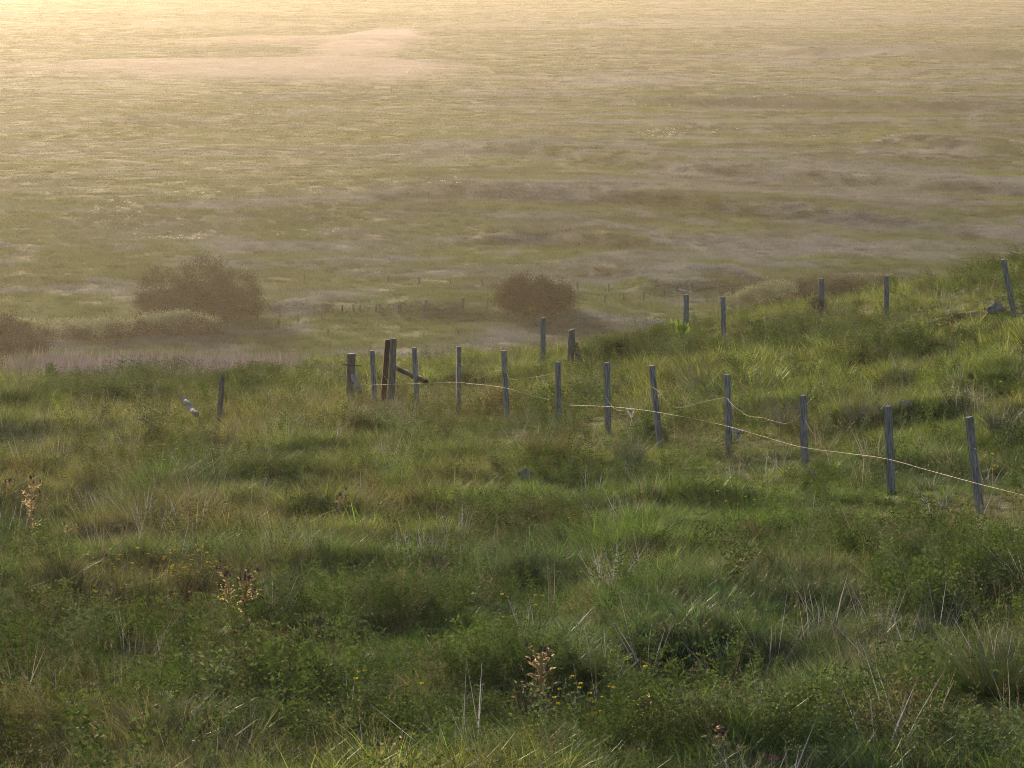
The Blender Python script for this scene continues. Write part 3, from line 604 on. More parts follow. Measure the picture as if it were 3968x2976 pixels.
# ------------------------------------------------------------------ wires
def wire(pts, label, barbs=True, r=.0018, mat=None, name='barbed_wire'):
    r = .0022 if len(pts) > 9 else .0015; W = [P(*p) for p in pts]; o0 = W[0]; mb = MB(); dense = []
    n_ = len(W)                    # Catmull-Rom between the fixings
    for i in range(n_ - 1):
        q = [W[max(i - 1, 0)], W[i], W[i + 1], W[min(i + 2, n_ - 1)]]; st = 8
        for k in range(st):
            t = k / st
            dense.append(.5 * ((2 * q[1]) + (q[2] - q[0]) * t + (2 * q[0] - 5 * q[1] + 4 * q[2] - q[3]) * t * t + (3 * q[1] - q[0] - 3 * q[2] + q[3]) * t ** 3) - o0)
    dense.append(W[-1] - o0)
    mb.tube(dense, r, 5, False)
    if barbs:
        acc = 0; rs = random.Random(len(pts) * 31)
        for a_, b_ in zip(dense, dense[1:]):
            seg = (b_ - a_).length; dv = (b_ - a_).normalized()
            while acc < seg:
                p_ = a_ + dv * acc; e = Vector((rs.uniform(-1, 1), rs.uniform(-1, 1), rs.uniform(-1, 1))).normalized() * .018
                mb.tube([p_ - e, p_, p_ + e], [.001, .0025, .001], 4, False); mb.tube([p_ - dv * .012, p_ + dv * .010], .0042, 5); acc += .13
            acc -= seg
    o = link(name, mb.mesh(name, mat or M['wire'], True)); o.location = o0
    return tag(o, label, 'wire', 'strands of fence wire')
wire([(1399, 1509, 71.3), (1438, 1493, 70), (1476, 1491, 69.2), (1603, 1487, 67.4), (1700, 1483, 66), (1770, 1481, 64.9), (1815, 1486, 64.2), (1948, 1501, 61.9), (2040, 1526, 60.8), (2131, 1550, 59.7)],
     'sunlit barbed wire running low between the slim posts from the pale broken log')
wire([(2209, 1570, 58.5), (2344, 1575, 56.4), (2440, 1583, 55.2), (2534, 1595, 53.9), (2680, 1621, 52.3), (2815, 1651, 50.9), (2960, 1692, 49.4), (3104, 1732, 47.9), (3270, 1755, 46.5), (3434, 1778, 44.9), (3600, 1823, 43.5), (3777, 1871, 41.9), (3880, 1897, 41), (3990, 1925, 40.2)],
     'long golden lower barbed wire running past the wool wisps to the right edge')
wire([(1445, 1408, 69.9), (1470, 1425, 69.6), (1492, 1462, 69.3), (1510, 1483, 69)], 'slack upper wire drooping from the slim post left of the double post', r=.003)
wire([(1600, 1408, 67.4), (1616, 1425, 67.2), (1624, 1450, 67), (1650, 1462, 66.8)], 'short broken wire end curling off the slim post right of the double post', r=.003)
wire([(1768, 1405, 64.9), (1802, 1421, 64.5), (1822, 1445, 64.2), (1847, 1464, 63.8), (1883, 1454, 63.2), (1905, 1440, 62.6), (1940, 1436, 61.9)], 'sagging wire hanging between the lone slim post and the slightly leaning post', r=.0035)
wire([(1955, 1422, 61.9), (1966, 1450, 61.6), (1980, 1470, 61.3), (2037, 1466, 60.8), (2090, 1458, 60.2), (2155, 1446, 59.4)], 'sagging wire hanging from the slightly leaning post to the short post', r=.0035)
wire([(2346, 1535, 56.4), (2365, 1565, 56), (2390, 1588, 55.6), (2420, 1590, 55.2)], 'loose wire end dropping from the post beside the wire gap', r=.0028)
wire([(2523, 1497, 53.9), (2557, 1520, 53.4), (2584, 1556, 53), (2629, 1580, 52.6), (2692, 1566, 52), (2750, 1552, 51.5), (2812, 1540, 50.9)], 'upper wire sagging deeply between the left tilted post and the wool wisp post', r=.0038)
wire([(2818, 1543, 50.9), (2837, 1567, 50.5), (2870, 1592, 50.1), (2900, 1612, 49.7), (2955, 1619, 49.1), (3000, 1632, 48.7), (3045, 1641, 48.3), (3077, 1628, 48.1), (3104, 1605, 47.9)], 'upper wire sagging between the wool wisp post and the post right of it', r=.0036)
wire([(3113, 1617, 47.9), (3150, 1680, 47.3), (3199, 1744, 46.8), (3215, 1800, 46.4)], 'thin loose wire trailing down right from the post beside the grey rush clump', r=.0026, barbs=False, name='loose_wire')
wire([(3758, 1729, 41.9), (3830, 1765, 41.5), (3900, 1805, 41.1), (3990, 1858, 40.6)], 'thin upper wire slanting down from the nearest leaning post to the right edge', r=.0028)

def wool(name, top, hang, tail, d, label, nst, seed):
    rs = random.Random(seed); mb = MB(); A_ = P(top[0], top[1], d); B_ = P(top[2], top[3], d); H = P(*hang, d)
    for k in range(nst):
        a_ = A_.lerp(B_, rs.random()); m_ = a_.lerp(H, .5) + Vector((rs.uniform(-.02, .02), rs.uniform(-.03, .03), rs.uniform(-.015, .01))); e = H + Vector((rs.gauss(0, .012), rs.gauss(0, .015), rs.gauss(0, .02)))
        mb.tube([q - A_ for q in (a_, m_, e)], [.010, .009, .004], 4, False)
    pts = [P(*q, d) - A_ for q in [hang] + tail]
    for k in range(5):
        j = [p_ + Vector((rs.gauss(0, .006), rs.gauss(0, .008), rs.gauss(0, .006))) for p_ in pts]; mb.tube(j, .005, 4, False)
    for k in range(nst):           # sagging loops along the wire
        a_ = A_.lerp(B_, rs.random()); b_ = A_.lerp(B_, rs.random()); mb.tube([a_ - A_, a_.lerp(b_, .5) - A_ - Vector((0, 0, rs.uniform(.005, .05))), b_ - A_], .003, 4, False)
    o = link(name, mb.mesh(name, M['wool'], True)); o.location = A_; tag(o, label, 'wool', 'wisps of wool caught on the wire')
wool('wool_tuft', (2836, 1655, 2888, 1671), (2858, 1694), [(2846, 1705), (2858, 1715), (2875, 1722), (2902, 1732)], 50.7, 'large ragged white wisp of wool hanging from the wire beside its post', 50, 3)
wool('wool_tuft', (2424, 1583, 2460, 1588), (2447, 1603), [(2448, 1606), (2449, 1612)], 55.0, 'small pale wisp of wool on the wire left of the tilted post', 20, 5)

# wire coil hung on post B5
mb = MB(); rs = random.Random(9); ct = P(3170, 1182, 87.9)
for k in range(26):
    r_ = .18 * rs.uniform(.3, 1.08); ox = rs.gauss(0, .03); oz = rs.gauss(0, .03)
    rs_t = rs.uniform(-.3, .5)
    mb.tube([(ox + r_ * math.cos(a) * 1.05, .08 * math.sin(a * 2 + k) * .3 - .09 + .01 * k, oz + r_ * .85 * math.sin(a) - rs_t * r_ * math.cos(a)) for a in np.linspace(0, 6.283, 25)], .004, 4, False)
for k in range(5): mb.tube([(-.17, -.08, .03 * k - .02), (-.24 - .02 * k, -.09, .04 * k - .04)], .005, 4, False)
o = link('wire_coil', mb.mesh('wire_coil', M['rust'])); o.location = ct; tag(o, 'round coil of dark rusty wire hanging on a post at the brow', 'wire coil')

# ------------------------------------------------------------------ far posts on the plain
def far_post(u, vb, hpx, wpx, label, group, d=None):
    g0 = hit(u, vb); d_ = d or g0.y; h_ = hpx / F * d_; w_ = max(wpx / F * d_ * 1.25, .12)
    z0 = hz(g0.x, g0.y); rs = random.Random(u); mshp = post_mesh('field_post', h_ + .3, w_, 'round' if wpx > 8 else 'square', M['far_post'], rs)
    o = link('field_post', mshp, loc=(g0.x, g0.y, z0 - .1), rot=(rs.uniform(-.05, .05), rs.uniform(-.06, .06), rs.random())); tag(o, label, 'fence post', group)
ORD = ['first', 'second', 'third', 'fourth', 'fifth', 'sixth', 'seventh', 'eighth', 'ninth', 'tenth', 'eleventh', 'twelfth', 'thirteenth', 'fourteenth', 'fifteenth']
rowA = [(821, 1240), (897, 1245), (1002, 1236), (1087, 1232), (1156, 1252), (1246, 1240), (1326, 1220), (1371, 1214)]
for k, (u, v) in enumerate(rowA): far_post(u, v, 24, 4, '%s tiny post from the left in the far fence right of the willow' % ORD[k], 'posts of the far fence beside the willow bush')
rowB = [(1001, 1284), (1081, 1268), (1271, 1306)]
for k, (u, v) in enumerate(rowB): far_post(u, v, 22, 4, '%s post from the left in the short row right of the low pale scrub' % ORD[k], 'short nearer row of posts beyond the brow')
rowC = [(1396, 1214, 20, 4), (1458, 1216, 16, 4), (1471, 1212, 22, 4), (1547, 1214, 18, 4), (1554, 1216, 24, 5), (1643, 1216, 20, 4), (1653, 1217, 38, 10), (1715, 1222, 16, 8), (1792, 1219, 40, 10), (1887, 1203, 24, 5)]
for k, (u, v, h_, w_) in enumerate(rowC):
    lb = {6: 'left one of the two taller thick far posts left of the round bush', 8: 'right one of the two taller thick far posts left of the round bush', 7: 'short pale stump between the two taller far posts'}.get(k, '%s tiny post from the left in the far fence left of the round bush' % ORD[k if k < 6 else k - 3])
    far_post(u, v, h_, w_, lb, 'posts of the far fence left of the round bush')
rowD = [(2238, 1131), (2344, 1182), (2358, 1140), (2417, 1170), (2493, 1168), (2572, 1160)]
for k, (u, v) in enumerate(rowD): far_post(u, v, 26, 5, '%s tiny far post from the left between round bush and white rail' % ORD[k], 'posts between the round bush and the white rail')
rowE = [(1505, 1098), (1623, 1102), (1747, 1104), (1180, 1090), (1870, 1110), (960, 1078), (690, 1070)]
for k, (u, v) in enumerate(sorted(rowE)): far_post(u, v, 18, 3.5, '%s faint post from the left in the farthest fence across the plain' % ORD[k], 'posts of the farthest fence')
for u, v, h_, w_, lb in [(2681, 1136, 24, 6, 'left end post of the brown rail on the far plain'), (2787, 1144, 38, 9, 'thick middle post under the brown rail on the far plain'), (2835, 1138, 34, 6, 'right end post of the brown rail on the far plain'), (2624, 1135, 18, 6, 'stub post holding the left end of the white rail'), (2885, 1212, 40, 4, 'thin pale stake standing in front of the long low scrub')]:
    far_post(u, v, h_, w_, lb, 'posts of the rails on the plain')
D = hit(2700, 1138).y
def rail(a_, b_, r_, mat, lb, name='rail', d=D): stick(name, P(*a_, d), P(*b_, d), r_, r_, mat, lb, 'rail', sides=6, wob=.015)
rail((2622, 1119), (2683, 1134), .055, M['white_rail'], 'bright white rail slanting above the upper fence posts', 'white_rail')
rail((2690, 1128), (2837, 1105), .05, M['brace'], 'long thin brown rail sloping up to the right on the far plain')
rail((2765, 1124), (2838, 1119), .025, M['brace'], 'thin lower rail beneath the sloping brown rail')
rail((2770, 1134), (2836, 1132), .025, M['brace'], 'lowest thin rail beneath the sloping brown rail')
g_ = hit(1955, 1216); rail((1950, 1213), (2085, 1206), .04, M['far_post'], 'thin pale rail lying in the grass below the round bush', d=g_.y)

# ------------------------------------------------------------------ bushes and scrub
def bush(name, label, cat, group, base_uv, lobes, nclump, leaf, mat, stems=14, seed=1, mat_stem=None, flat=1.0, d=None, up=.5, core=.55, low=0):
    """lobes in photograph pixels (u, v, ru, rv) at the bush's own distance: leaf sprays through their volume + branching stems"""
    rg = np.random.default_rng(seed); g0 = hit(*base_uv) if d is None else P(base_uv[0], base_uv[1], d); g0 = Vector((g0.x, g0.y, hz(g0.x, g0.y))); k = g0.y / F
    root = empty(name, g0); tag(root, label, cat, group)
    Vc = []; L = [((P(u, v, g0.y) - g0), ru * k, rv * k) for u, v, ru, rv in lobes]
    vol = np.array([a * a * b for _, a, b in L]) ** .8; vol /= vol.sum(); cl = []
    for (c0, rx, rz_), fr in zip(L, vol):
        n_ = int(nclump * fr) + 1; dr = rg.normal(size=(n_, 3)); dr /= np.linalg.norm(dr, axis=1)[:, None]; rr = (core + (1 - core) * rg.random(n_)) ** .6 * (1 + .13 * rg.normal(size=n_))
        p_ = dr * rr[:, None] * np.array([rx, rx * flat, rz_]) + np.array(c0); cl.append(np.concatenate([p_, dr], 1))
    cl = np.concatenate(cl); cl = cl[cl[:, 2] > .05]
    cl = cl[rg.random(len(cl)) < .42]; m_ = 70; n_ = len(cl); c = np.repeat(cl[:, :3], m_, 0); dr = np.repeat(cl[:, 3:], m_, 0)
    sp = rg.normal(size=(n_ * m_, 3)) * leaf * np.array([2.1, 2.1, 1.7]); along = rg.random((n_ * m_, 1)) * leaf * 5
    c = c + sp + (dr * .6 + np.array([0, 0, up])) * along
    v, f = leaves(c, dr * .5 + np.array([0, 0, up]) + rg.normal(size=c.shape) * .7, leaf * rg.uniform(.7, 1.3, len(c)), leaf * .6, rg)
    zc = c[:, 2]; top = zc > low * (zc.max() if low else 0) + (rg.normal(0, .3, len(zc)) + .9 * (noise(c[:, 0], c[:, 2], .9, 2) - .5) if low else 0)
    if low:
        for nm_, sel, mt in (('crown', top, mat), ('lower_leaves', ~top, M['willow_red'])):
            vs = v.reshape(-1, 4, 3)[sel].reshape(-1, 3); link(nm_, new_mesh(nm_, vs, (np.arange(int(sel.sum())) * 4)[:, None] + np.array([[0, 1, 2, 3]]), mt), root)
    else: link('crown', new_mesh('crown', v, f, mat), root)
    mb = MB(); rs = random.Random(seed)
    for q in range(stems):
        t = cl[rs.randrange(n_)][:3]; b_ = Vector((t[0] * .35 * rs.uniform(.5, 1.3), t[1] * .3, -.15)); e = Vector(t) * 1.0; m1 = b_.lerp(e, .5) + Vector((rs.uniform(-.2, .2), rs.uniform(-.2, .2), .12 * e.z)); r_ = .012 * (e - b_).length + .01
        mb.tube([b_, m1, e], [r_, r_ * .7, r_ * .2], 5)
        for z_ in range(3):
            e2 = e + Vector((rs.gauss(0, .2), rs.gauss(0, .2), rs.uniform(0, .3))) * (e.length * .25); mb.tube([m1.lerp(e, rs.random()), e2], [r_ * .4, r_ * .12], 4)
    link('trunk', mb.mesh('trunk', mat_stem or M['bark']), root); return root
bush('willow_bush', 'large rounded brown green willow bush on the left of the plain', 'bush', None, (775, 1240), [(790, 1098, 95, 82), (622, 1135, 78, 74), (915, 1140, 78, 78), (720, 1195, 165, 44), (870, 1190, 150, 55), (610, 1200, 90, 40), (945, 1185, 62, 40), (790, 1165, 120, 62)], 2400, .11, M['willow'], 26, 3, up=.6)
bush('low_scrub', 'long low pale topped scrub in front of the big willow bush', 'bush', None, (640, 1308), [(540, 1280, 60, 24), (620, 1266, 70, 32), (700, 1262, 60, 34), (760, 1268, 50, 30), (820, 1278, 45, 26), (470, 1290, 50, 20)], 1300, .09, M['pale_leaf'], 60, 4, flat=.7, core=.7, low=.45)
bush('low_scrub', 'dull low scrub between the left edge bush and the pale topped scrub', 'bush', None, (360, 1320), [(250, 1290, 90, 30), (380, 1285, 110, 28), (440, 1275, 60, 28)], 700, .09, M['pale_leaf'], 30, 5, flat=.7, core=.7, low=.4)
bush('edge_bush', 'dark rounded bush cut off by the left edge of the photo', 'bush', None, (30, 1392), [(0, 1320, 110, 75), (90, 1345, 95, 50), (-120, 1330, 120, 80), (140, 1365, 50, 30)], 1400, .11, M['willow_red'], 20, 6)
bush('round_bush', 'rounded reddish brown bush in the middle of the plain', 'bush', None, (2080, 1212), [(2050, 1132, 85, 42), (2140, 1155, 75, 38), (1990, 1165, 60, 38), (2080, 1182, 125, 30)], 1400, .11, M['willow_red'], 26, 7, up=.7)
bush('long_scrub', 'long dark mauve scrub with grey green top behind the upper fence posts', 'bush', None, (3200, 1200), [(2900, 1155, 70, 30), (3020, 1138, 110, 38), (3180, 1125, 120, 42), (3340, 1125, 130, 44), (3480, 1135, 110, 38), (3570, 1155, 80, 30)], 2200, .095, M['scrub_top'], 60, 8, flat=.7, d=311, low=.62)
bush('pale_scrub', 'grey green leafy scrub fringing the left end of the long dark scrub', 'bush', None, (2960, 1195), [(2870, 1172, 50, 20), (2930, 1150, 60, 18), (3010, 1122, 60, 14)], 500, .09, M['pale_leaf'], 16, 9, flat=.6, core=.7, d=300)
bush('leafy_shrub', 'tall leafy green shrub beside the leaning post at top right', 'bush', None, (3830, 1130), [(3815, 1065, 34, 48), (3850, 1090, 50, 45), (3905, 1080, 50, 50), (3950, 1060, 45, 60), (3790, 1105, 34, 34)], 230, .035, M['shrub_leaf'], 30, 10, d=84, up=1.1)
bush('bramble', 'low dark leafy bramble left of the bright green leaves on the brow', 'bush', None, (2400, 1380), [(2330, 1365, 70, 22), (2440, 1355, 80, 26)], 160, .035, M['shrub_leaf'], 14, 12, d=78)

# ------------------------------------------------------------------ individual tussocks
def tussock(name, label, uv, wpx, hpx, mat, group, n=420, lean=.5, bend=.7, seed=1, wd=.006, cat='grass clump'):
    g0 = hit(*uv); k = g0.y / F; h_ = hpx * k; r_ = wpx * k / 2; rg = np.random.default_rng(seed)
    v, f, _ = blades(n, r_ * .55, h_ * .55, h_ * 1.25, wd, lean=lean, bend=bend, segs=4, rng=rg, droop=.25)
    o = link(name, new_mesh(name, v, f, mat), loc=(g0.x, g0.y, g0.z - .02)); tag(o, label, cat, group)
GR = 'rush clumps along the lower wire fence'
tussock('rush_clump', 'grey spiky rush clump with a pale stone behind, above the tilted post', (2705, 1540), 105, 150, M['rush_grey'], GR, 260, .75, .35, 21)
tussock('rush_clump', 'blue grey rush clump left of the post beside the wool wisp post', (3045, 1670), 90, 140, M['rush_grey'], GR, 260, .6, .35, 22)
tussock('rush_clump', 'tall grey rush clump between the two straight posts right of the wool', (3335, 1680), 90, 150, M['rush_grey'], GR, 240, .55, .35, 23)
tussock('rush_clump', 'broad dark rush clump at the right edge above the nearest post', (3890, 1690), 170, 120, M['rush'], GR, 420, .6, .5, 24)
tussock('rush_clump', 'small grey rush clump on the open slope below the upper fence', (3480, 1500), 80, 70, M['rush_grey'], GR, 200, .5, .4, 25)
tussock('rush_clump', 'dark rush clump at the foot of the split double post', (1525, 1565), 70, 85, M['rush'], GR, 240, .3, .3, 26)
tussock('rush_clump', 'brown grey rush clump between the short post and the upright post', (2265, 1540), 120, 95, M['rush_grey'], GR, 380, .3, .3, 27)
tussock('rush_clump', 'brown grey rush clump right of the upright post beside the wire gap', (2420, 1545), 90, 95, M['rush_grey'], GR, 320, .3, .3, 28)
tussock('rush_clump', 'dim grey rush clump below the tilted post on the green slope', (2440, 1810), 120, 120, M['rush'], None, 380, .4, .4, 29)
tussock('grass_tussock', 'large olive tussock with a dark base above the grey stone', (2130, 1800), 190, 135, M['tussock_olive'], None, 800, .6, .6, 30)
tussock('grass_tussock', 'olive brown fern like tussock on the brow left of the bright green leaves', (2525, 1350), 110, 75, M['tussock_olive'], None, 500, .6, .5, 31)
tussock('grass_tussock', 'huge arching green tussock at the bottom right corner', (3850, 2760), 330, 300, M['tussock_green'], None, 1500, .6, .8, 32, .005)
tussock('grass_tussock', 'rounded green tussock to the right of the tall thistle', (2270, 2660), 170, 140, M['tussock_green'], None, 800, .5, .6, 33, .0045)
tussock('grass_tussock', 'bright tussock over the dark hollow in the middle of the slope', (2060, 2160), 260, 120, M['tussock_green'], None, 900, .5, .7, 34, .005)
tussock('grass_tussock', 'wide green tussock over a dark hollow below the stone', (2260, 2020), 260, 110, M['tussock_green'], None, 900, .6, .7, 35)
tussock('grass_tussock', 'olive tussock with a dark brown base on the left slope', (910, 2110), 170, 85, M['tussock_olive'], None, 600, .5, .6, 36)
tussock('grass_tussock', 'spreading yellow green tussock at the bottom left corner', (90, 3010), 220, 150, M['tussock_olive'], None, 900, .6, .7, 37, .0045)
tussock('twig_clump', 'pale lilac tuft of dead twigs in the lower right grass', (3190, 2510), 110, 120, M['twig'], None, 220, .9, .3, 38, .005, cat='twigs')
tussock('twig_clump', 'dark brown clump of dead stems low in the right foreground', (3010, 2800), 120, 110, M['brown_clump'], None, 700, .6, .5, 39, .005, cat='twigs')
tussock('twig_clump', 'tall pale lilac stalks fanned out at the bottom left', (935, 3010), 150, 210, M['twig'], None, 26, .6, .1, 40, .009, cat='stalks')

def horsetail(uv, hpx, seed, label):
    g0 = hit(*uv); k = g0.y / F; h_ = hpx * k * 1.3; rg = np.random.default_rng(seed); c = []; d = []
    for t in np.linspace(.25, 1, 16):
        for q in range(9): a = rg.uniform(0, 6.28); c.append([0, 0, h_ * t]); d.append([math.cos(a), math.sin(a), 1.1])
    v, f = leaves(c, d, .09 * (1.15 - np.repeat(np.linspace(.25, 1, 16), 9)), .006, rg); mb = MB(); mb.tube([(0, 0, -.05), (0, 0, h_)], [.004, .002], 5)
    root = empty('horsetail', g0); tag(root, label, 'plant', 'feathery green horsetails on the lower left slope'); link('stem', mb.mesh('stem', M['dock']), root); link('leaves', new_mesh('leaves', v, f, M['dock']), root)
for k, (u, v, lb) in enumerate([(1232, 2215, 'horsetail, leftmost of the feathery green spikes above the middle slope'), (1275, 2200, 'horsetail close beside the leftmost feathery green spike'), (1325, 2205, 'horsetail, rightmost of the upper three feathery spikes'), (1352, 2320, 'horsetail standing by itself below the upper three spikes'),
                                (1470, 2400, 'bright horsetail left of centre in the lower slope'), (1530, 2440, 'horsetail just right of and below the bright one'), (1700, 2410, 'horsetail farthest right among the lower slope spikes'), (1425, 2520, 'horsetail lowest of all, above the leafy herbs'), (1455, 2530, 'horsetail touching the lowest one on its right side')]):
    horsetail((u, v), 55, 50 + k, lb)

def dock(uv, label):
    g0 = hit(*uv); rg = np.random.default_rng(3); c = []; d = []
    for q in range(26): a = rg.uniform(0, 6.28); c.append([rg.normal(0, .05), rg.normal(0, .05), rg.uniform(0, .25)]); d.append([.45 * math.cos(a), .45 * math.sin(a), 1])
    v, f = leaves(c, d, .28, .075, rg); mb = MB(); mb.tube([(0, 0, -.05), (.01, 0, .45)], [.01, .004], 5)
    root = empty('broad_leaf_plant', g0); tag(root, label, 'plant'); link('leaves', new_mesh('leaves', v, f, M['dock']), root); link('stem', mb.mesh('stem', M['dock']), root)
dock((2618, 1310), 'bright lime green upright leafy plant on the brow beside an upper post')
dock((2640, 1322), 'smaller lime green leafy plant touching the foot of the upper post below the white rail')

# ------------------------------------------------------------------ thistles
def thistle_mesh(h_, seed, nb):
    rs = random.Random(seed); rg = np.random.default_rng(seed); st = MB(); heads = []; lc = []; ld = []
    def shoot(a_, b_, r_, spines):
        m_ = a_.lerp(b_, .55) + Vector((rs.gauss(0, .012), rs.gauss(0, .012), .02)); st.tube([a_, m_, b_], [r_ * 1.7, r_ * 1.4, r_ * .8], 5)
        for k in range(spines):
            t = rs.random(); p_ = a_.lerp(b_, t); an = rs.uniform(0, 6.28); lc.append(tuple(p_)); ld.append((math.cos(an), math.sin(an), rs.uniform(.1, .9)))
        return m_
    top = Vector((rs.gauss(0, .02), rs.gauss(0, .02), h_)); shoot(Vector((0, 0, -.1)), top, .0075, int(80 * h_)); heads.append((top, 3 if nb < 4 else 5))
    for k in range(nb):
        t = .45 + .45 * (k + rs.random()) / nb; a_ = Vector((0, 0, -.1)).lerp(top, t); an = rs.uniform(0, 6.28); L = rs.uniform(.10, .2) * (1.25 - t * .6)
        b_ = a_ + Vector((math.cos(an) * L * .7, math.sin(an) * L * .4, L)); shoot(a_, b_, .004, 14); heads.append((b_, 1))
    lv, lf = leaves(np.array(lc), np.array(ld), rg.uniform(.018, .05, len(lc)), .009, rg)
    # long spiny leaves
    c = []; d = []
    for k in range(int(15 * h_ / .6)):
        t = .15 + .7 * rs.random(); p_ = Vector((0, 0, 0)).lerp(top, t); an = rs.uniform(0, 6.28); dv = Vector((math.cos(an), math.sin(an), .55)); L = .13 * (1.15 - t * .5)
        for q in range(9):
            pp = p_ + dv * L * q / 9; c.append(tuple(pp)); ld_ = Vector((dv.x, dv.y, dv.z + .1 - q * .05)) + Vector((rs.gauss(0, .7), rs.gauss(0, .7), rs.gauss(0, .5))); d.append(tuple(ld_))
    v2, f2 = leaves(np.array(c), np.array(d), .04, .013, rg); v, f, _ = join([(lv, lf), (v2, f2)])
    hm_ = []
    for p_, n_ in heads:
        for q in range(n_):
            o_ = p_ + Vector((rs.gauss(0, .014), rs.gauss(0, .014), rs.gauss(.004, .008))) * (1 if n_ > 1 else .2); hm_.append(o_)
    bm = bmesh.new(); bmesh.ops.create_icosphere(bm, subdivisions=2, radius=.011)
    for vv in bm.verts: vv.co.z *= 1.25
    for q in range(14):            # florets and bracts
        a_ = q * .449 * 2; e = Vector((math.cos(a_) * .010, math.sin(a_) * .010, .024)); vs = [bm.verts.new(Vector((math.cos(a_) * .006, math.sin(a_) * .006, .006))), bm.verts.new(e + Vector((.002, 0, 0))), bm.verts.new(e - Vector((.002, 0, 0)))]; bm.faces.new(vs)
    hme = bpy.data.meshes.new('flower_head'); bm.to_mesh(hme); bm.free(); hme.materials.append(M['thistle_head'])
    return st.mesh('stem', M['thistle_stem']), new_mesh('leaves', v, f, M['thistle']), hme, hm_
def thistle(uv_t, uv_b, seed, nb, label, name='thistle', extra=.12):
    g0 = hit(*uv_b); h_ = (uv_b[1] - uv_t[1]) / F * g0.y + extra; T = P(uv_t[0], uv_t[1], g0.y)
    root = empty(name, (g0.x, g0.y, g0.z)); h_ = max(.2, T.z - g0.z); sm_, lm_, hm_, hp = thistle_mesh(h_, seed, nb)
    tag(root, label, 'thistle', 'golden backlit thistles on the hillside'); link('stem', sm_, root); link('leaves', lm_, root)
    for p_ in hp: link('flower_head', hm_, root, p_, (random.uniform(-.3, .3), random.uniform(-.3, .3), 0))
for a_, b_, s_, nb, lb in [((117, 1855), (117, 2130), 1, 5, 'tallest thistle, one straight stem near the left edge'), ((21, 1862), (24, 1960), 2, 2, 'small thistle top at the very left edge beside the tallest thistle'),
                           ((270, 2055), (268, 2130), 3, 2, 'short pale thistle to the lower right of the tallest one'), ((414, 2150), (412, 2230), 4, 2, 'short pale thistle alone between the tallest one and the branching pair'),
                           ((885, 2222), (893, 2420), 5, 5, 'left thistle of the tall branching pair, two purple heads'), ((955, 2236), (952, 2440), 6, 9, 'right thistle of the tall branching pair, with a bunched purple top'),
                           ((2100, 2522), (2099, 2770), 7, 8, 'tall golden thistle standing alone at the bottom centre'), ((2495, 2745), (2492, 2900), 8, 6, 'golden thistle with purple heads to the lower right of the tall centre one'),
                           ((1516, 2890), (1514, 3040), 9, 5, 'golden thistle top cut off by the bottom edge'), ((3263, 2748), (3258, 2860), 10, 3, 'dim grey thistle low in the right foreground, taller of two'),
                           ((3385, 2790), (3380, 2880), 11, 2, 'dim grey thistle low in the right foreground, shorter of two'), ((1328, 1918), (1328, 2010), 12, 3, 'small brown thistle on the middle left slope'),
                           ((3691, 1248), (3690, 1300), 13, 4, 'small distant thistle right of the upper fence, right one of two'), ((3642, 1256), (3642, 1300), 14, 3, 'small distant thistle right of the upper fence, left one of two'),
                           ((500, 1590), (500, 1640), 15, 2, 'small pale golden thistle left of the bleached log'), ((2805, 2940), (2804, 3000), 16, 3, 'small golden thistle tip at the bottom edge left of the pink flowers')]:
    thistle(a_, b_, s_, nb, lb)

# white stick, pink flowers, stones, bits
g0 = hit(2228, 2830); stick('pale_stick', g0 - Vector((0, 0, .1)), P(2229, 2700, g0.y), .007, .005, M['white_rail'], 'straight white stick upright in the grass right of the tall centre thistle', 'stick', wob=.002)
g0 = hit(2993, 3020); rg = np.random.default_rng(8); root = empty('pink_flower', g0); tag(root, 'ragged pink flowers at the bottom edge', 'flower'); T = P(2993, 2940, g0.y) - g0
mb = MB(); c = []; d = []
for k in range(7):
    e = Vector((T.x + rg.normal(0, .035), rg.normal(0, .03), T.z + rg.normal(-.03, .035))); mb.tube([(0, 0, -.05), e * .6, e], [.003, .0025, .002], 4)
    for q in range(14): c.append(tuple(e)); d.append((rg.normal(), rg.normal(), .5 + rg.random()))
link('stem', mb.mesh('stem', M['dock']), root); v, f = leaves(np.array(c), np.array(d), .024, .008, rg); link('petals', new_mesh('petals', v, f, M['petal_pink']), root)
def stone(uv, wpx, hpx, label, seed):
    g0 = hit(*uv); k = g0.y / F; bm = bmesh.new(); bmesh.ops.create_icosphere(bm, subdivisions=4, radius=1); rs = np.random.default_rng(seed)
    for vv in bm.verts:
        n_ = float(noise([vv.co.x * 3 + seed + vv.co.z], [vv.co.y * 3 + vv.co.z * 2], 1.6, 2)[0]) - .5; vv.co = vv.co * (1 + .45 * n_); vv.co.x *= wpx * k / 2; vv.co.y *= wpx * k * .4; vv.co.z *= hpx * k
    me = bpy.data.meshes.new('stone'); bm.to_mesh(me); bm.free(); me.materials.append(M['stone']); o = link('stone', me, loc=(g0.x, g0.y, g0.z + hpx * k * .25)); tag(o, label, 'stone', 'grey stones in the grass')
stone((2030, 1872), 66, 42, 'grey stone in the grass below the large olive tussock', 1)
stone((3858, 1212), 60, 26, 'flat grey stone beside the foot of the leaning upper post', 2)
stone((2725, 1478), 60, 22, 'pale flat stone behind the grey spiky rush clump', 3)
stone((1265, 800), 36, 12, 'tiny pale stone far out on the plain', 4)
stone((3135, 1850), 50, 22, 'small mauve stone at the foot of the post by the grey rush clump', 5)
stone((3510, 1600), 60, 24, 'low dark stone in the grass right of the second post from the right', 6)

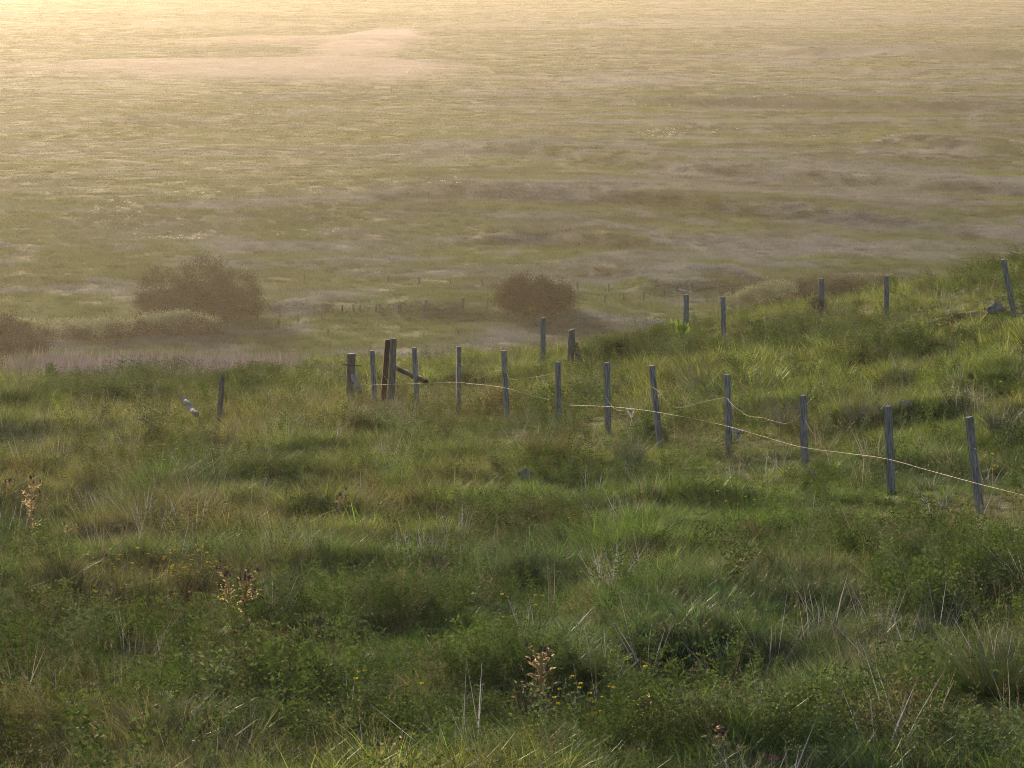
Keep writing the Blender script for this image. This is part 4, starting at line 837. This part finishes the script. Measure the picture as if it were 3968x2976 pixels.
# ------------------------------------------------------------------ low ground mist over the far wet hollow
def mist():
    x0, yb = hit_flat(1500, 335); ex = [ell(850, 262, 800, 34), ell(1150, 280, 450, 34), ell(1450, 290, 160, 32), ell(1100, 160, 480, 14), ell(1380, 190, 150, 34), ell(1480, 145, 130, 45), ell(1560, 105, 110, 26), ell(1500, 160, 60, 30), ell(1640, 78, 90, 14)]
    xs_ = np.arange(-160, 10, 1.6); ys_ = np.arange(560, 1200, 4.0); X_, Y_ = np.meshgrid(xs_, ys_)
    h_ = np.zeros_like(X_)
    for e in ex:
        q = ((X_ - e[0]) / e[2]) ** 2 + ((Y_ - e[1]) / e[3]) ** 2; h_ = h_ + np.exp(-q * 1.1)
    h_ = 2.0 * np.clip(h_, 0, .9) * (.75 + .5 * fbm(X_, Y_ * .35, 16, 4)) - .4
    B_ = height(X_, Y_) - .3; ok = h_ > 0; nx_ = len(xs_); ny_ = len(ys_)
    H_ = np.where(ok, h_, 0) + .3; cell = ok[:-1, :-1] | ok[1:, :-1] | ok[:-1, 1:] | ok[1:, 1:]
    vv = np.concatenate([np.stack([X_, Y_, B_], -1).reshape(-1, 3), np.stack([X_, Y_, B_ + .3 + H_], -1).reshape(-1, 3)]); N_ = nx_ * ny_; ff = []
    for j in range(ny_ - 1):
        for i in range(nx_ - 1):
            if not cell[j, i]: continue
            a_ = j * nx_ + i; b_ = a_ + 1; c_ = b_ + nx_; d_ = a_ + nx_
            ff.append((a_, d_, c_, b_)); ff.append((a_ + N_, b_ + N_, c_ + N_, d_ + N_))
            if j == 0 or not cell[j - 1, i]: ff.append((a_, b_, b_ + N_, a_ + N_))
            if j == ny_ - 2 or not cell[j + 1, i]: ff.append((c_, d_, d_ + N_, c_ + N_))
            if i == 0 or not cell[j, i - 1]: ff.append((d_, a_, a_ + N_, d_ + N_))
            if i == nx_ - 2 or not cell[j, i + 1]: ff.append((b_, c_, c_ + N_, b_ + N_))
    used = np.unique(np.array(ff).ravel()); mp = np.full(2 * N_, -1); mp[used] = np.arange(len(used))
    me = new_mesh('mist', vv[used], mp[np.array(ff)])
    m, n, l, out = mat_new('mist'); pv = n.new('ShaderNodeVolumePrincipled'); pv.inputs['Color'].default_value = (.90, .72, .80, 1); pv.inputs['Density'].default_value = .012; pv.inputs['Anisotropy'].default_value = .0
    l.new(pv.outputs[0], out.inputs['Volume']); me.materials.append(m); tag(link('mist', me), 'low pinkish bank of mist lying on the far plain at upper left', 'mist', kind='stuff')
mist()

# ------------------------------------------------------------------ haze
bm = bmesh.new(); bmesh.ops.create_cube(bm, size=1)
zlo = float(Z.min()) - 1.5; zhi = float(Z.max()) + 4
for vv in bm.verts: vv.co = Vector((vv.co.x * 5000, 1940 + vv.co.y * 4260, (zlo + zhi) / 2 + vv.co.z * (zhi - zlo)))
me = bpy.data.meshes.new('haze'); bm.to_mesh(me); bm.free()
m, n, l, out = mat_new('haze'); pv = n.new('ShaderNodeVolumePrincipled'); pv.inputs['Color'].default_value = (.98, .90, .77, 1); pv.inputs['Density'].default_value = HAZE_DENSITY; pv.inputs['Anisotropy'].default_value = HAZE_G
l.new(pv.outputs[0], out.inputs['Volume']); me.materials.append(m); tag(link('haze', me), 'golden evening haze filling the air over hillside and plain', 'haze', kind='stuff')
print('HAZE box z', zlo, zhi)
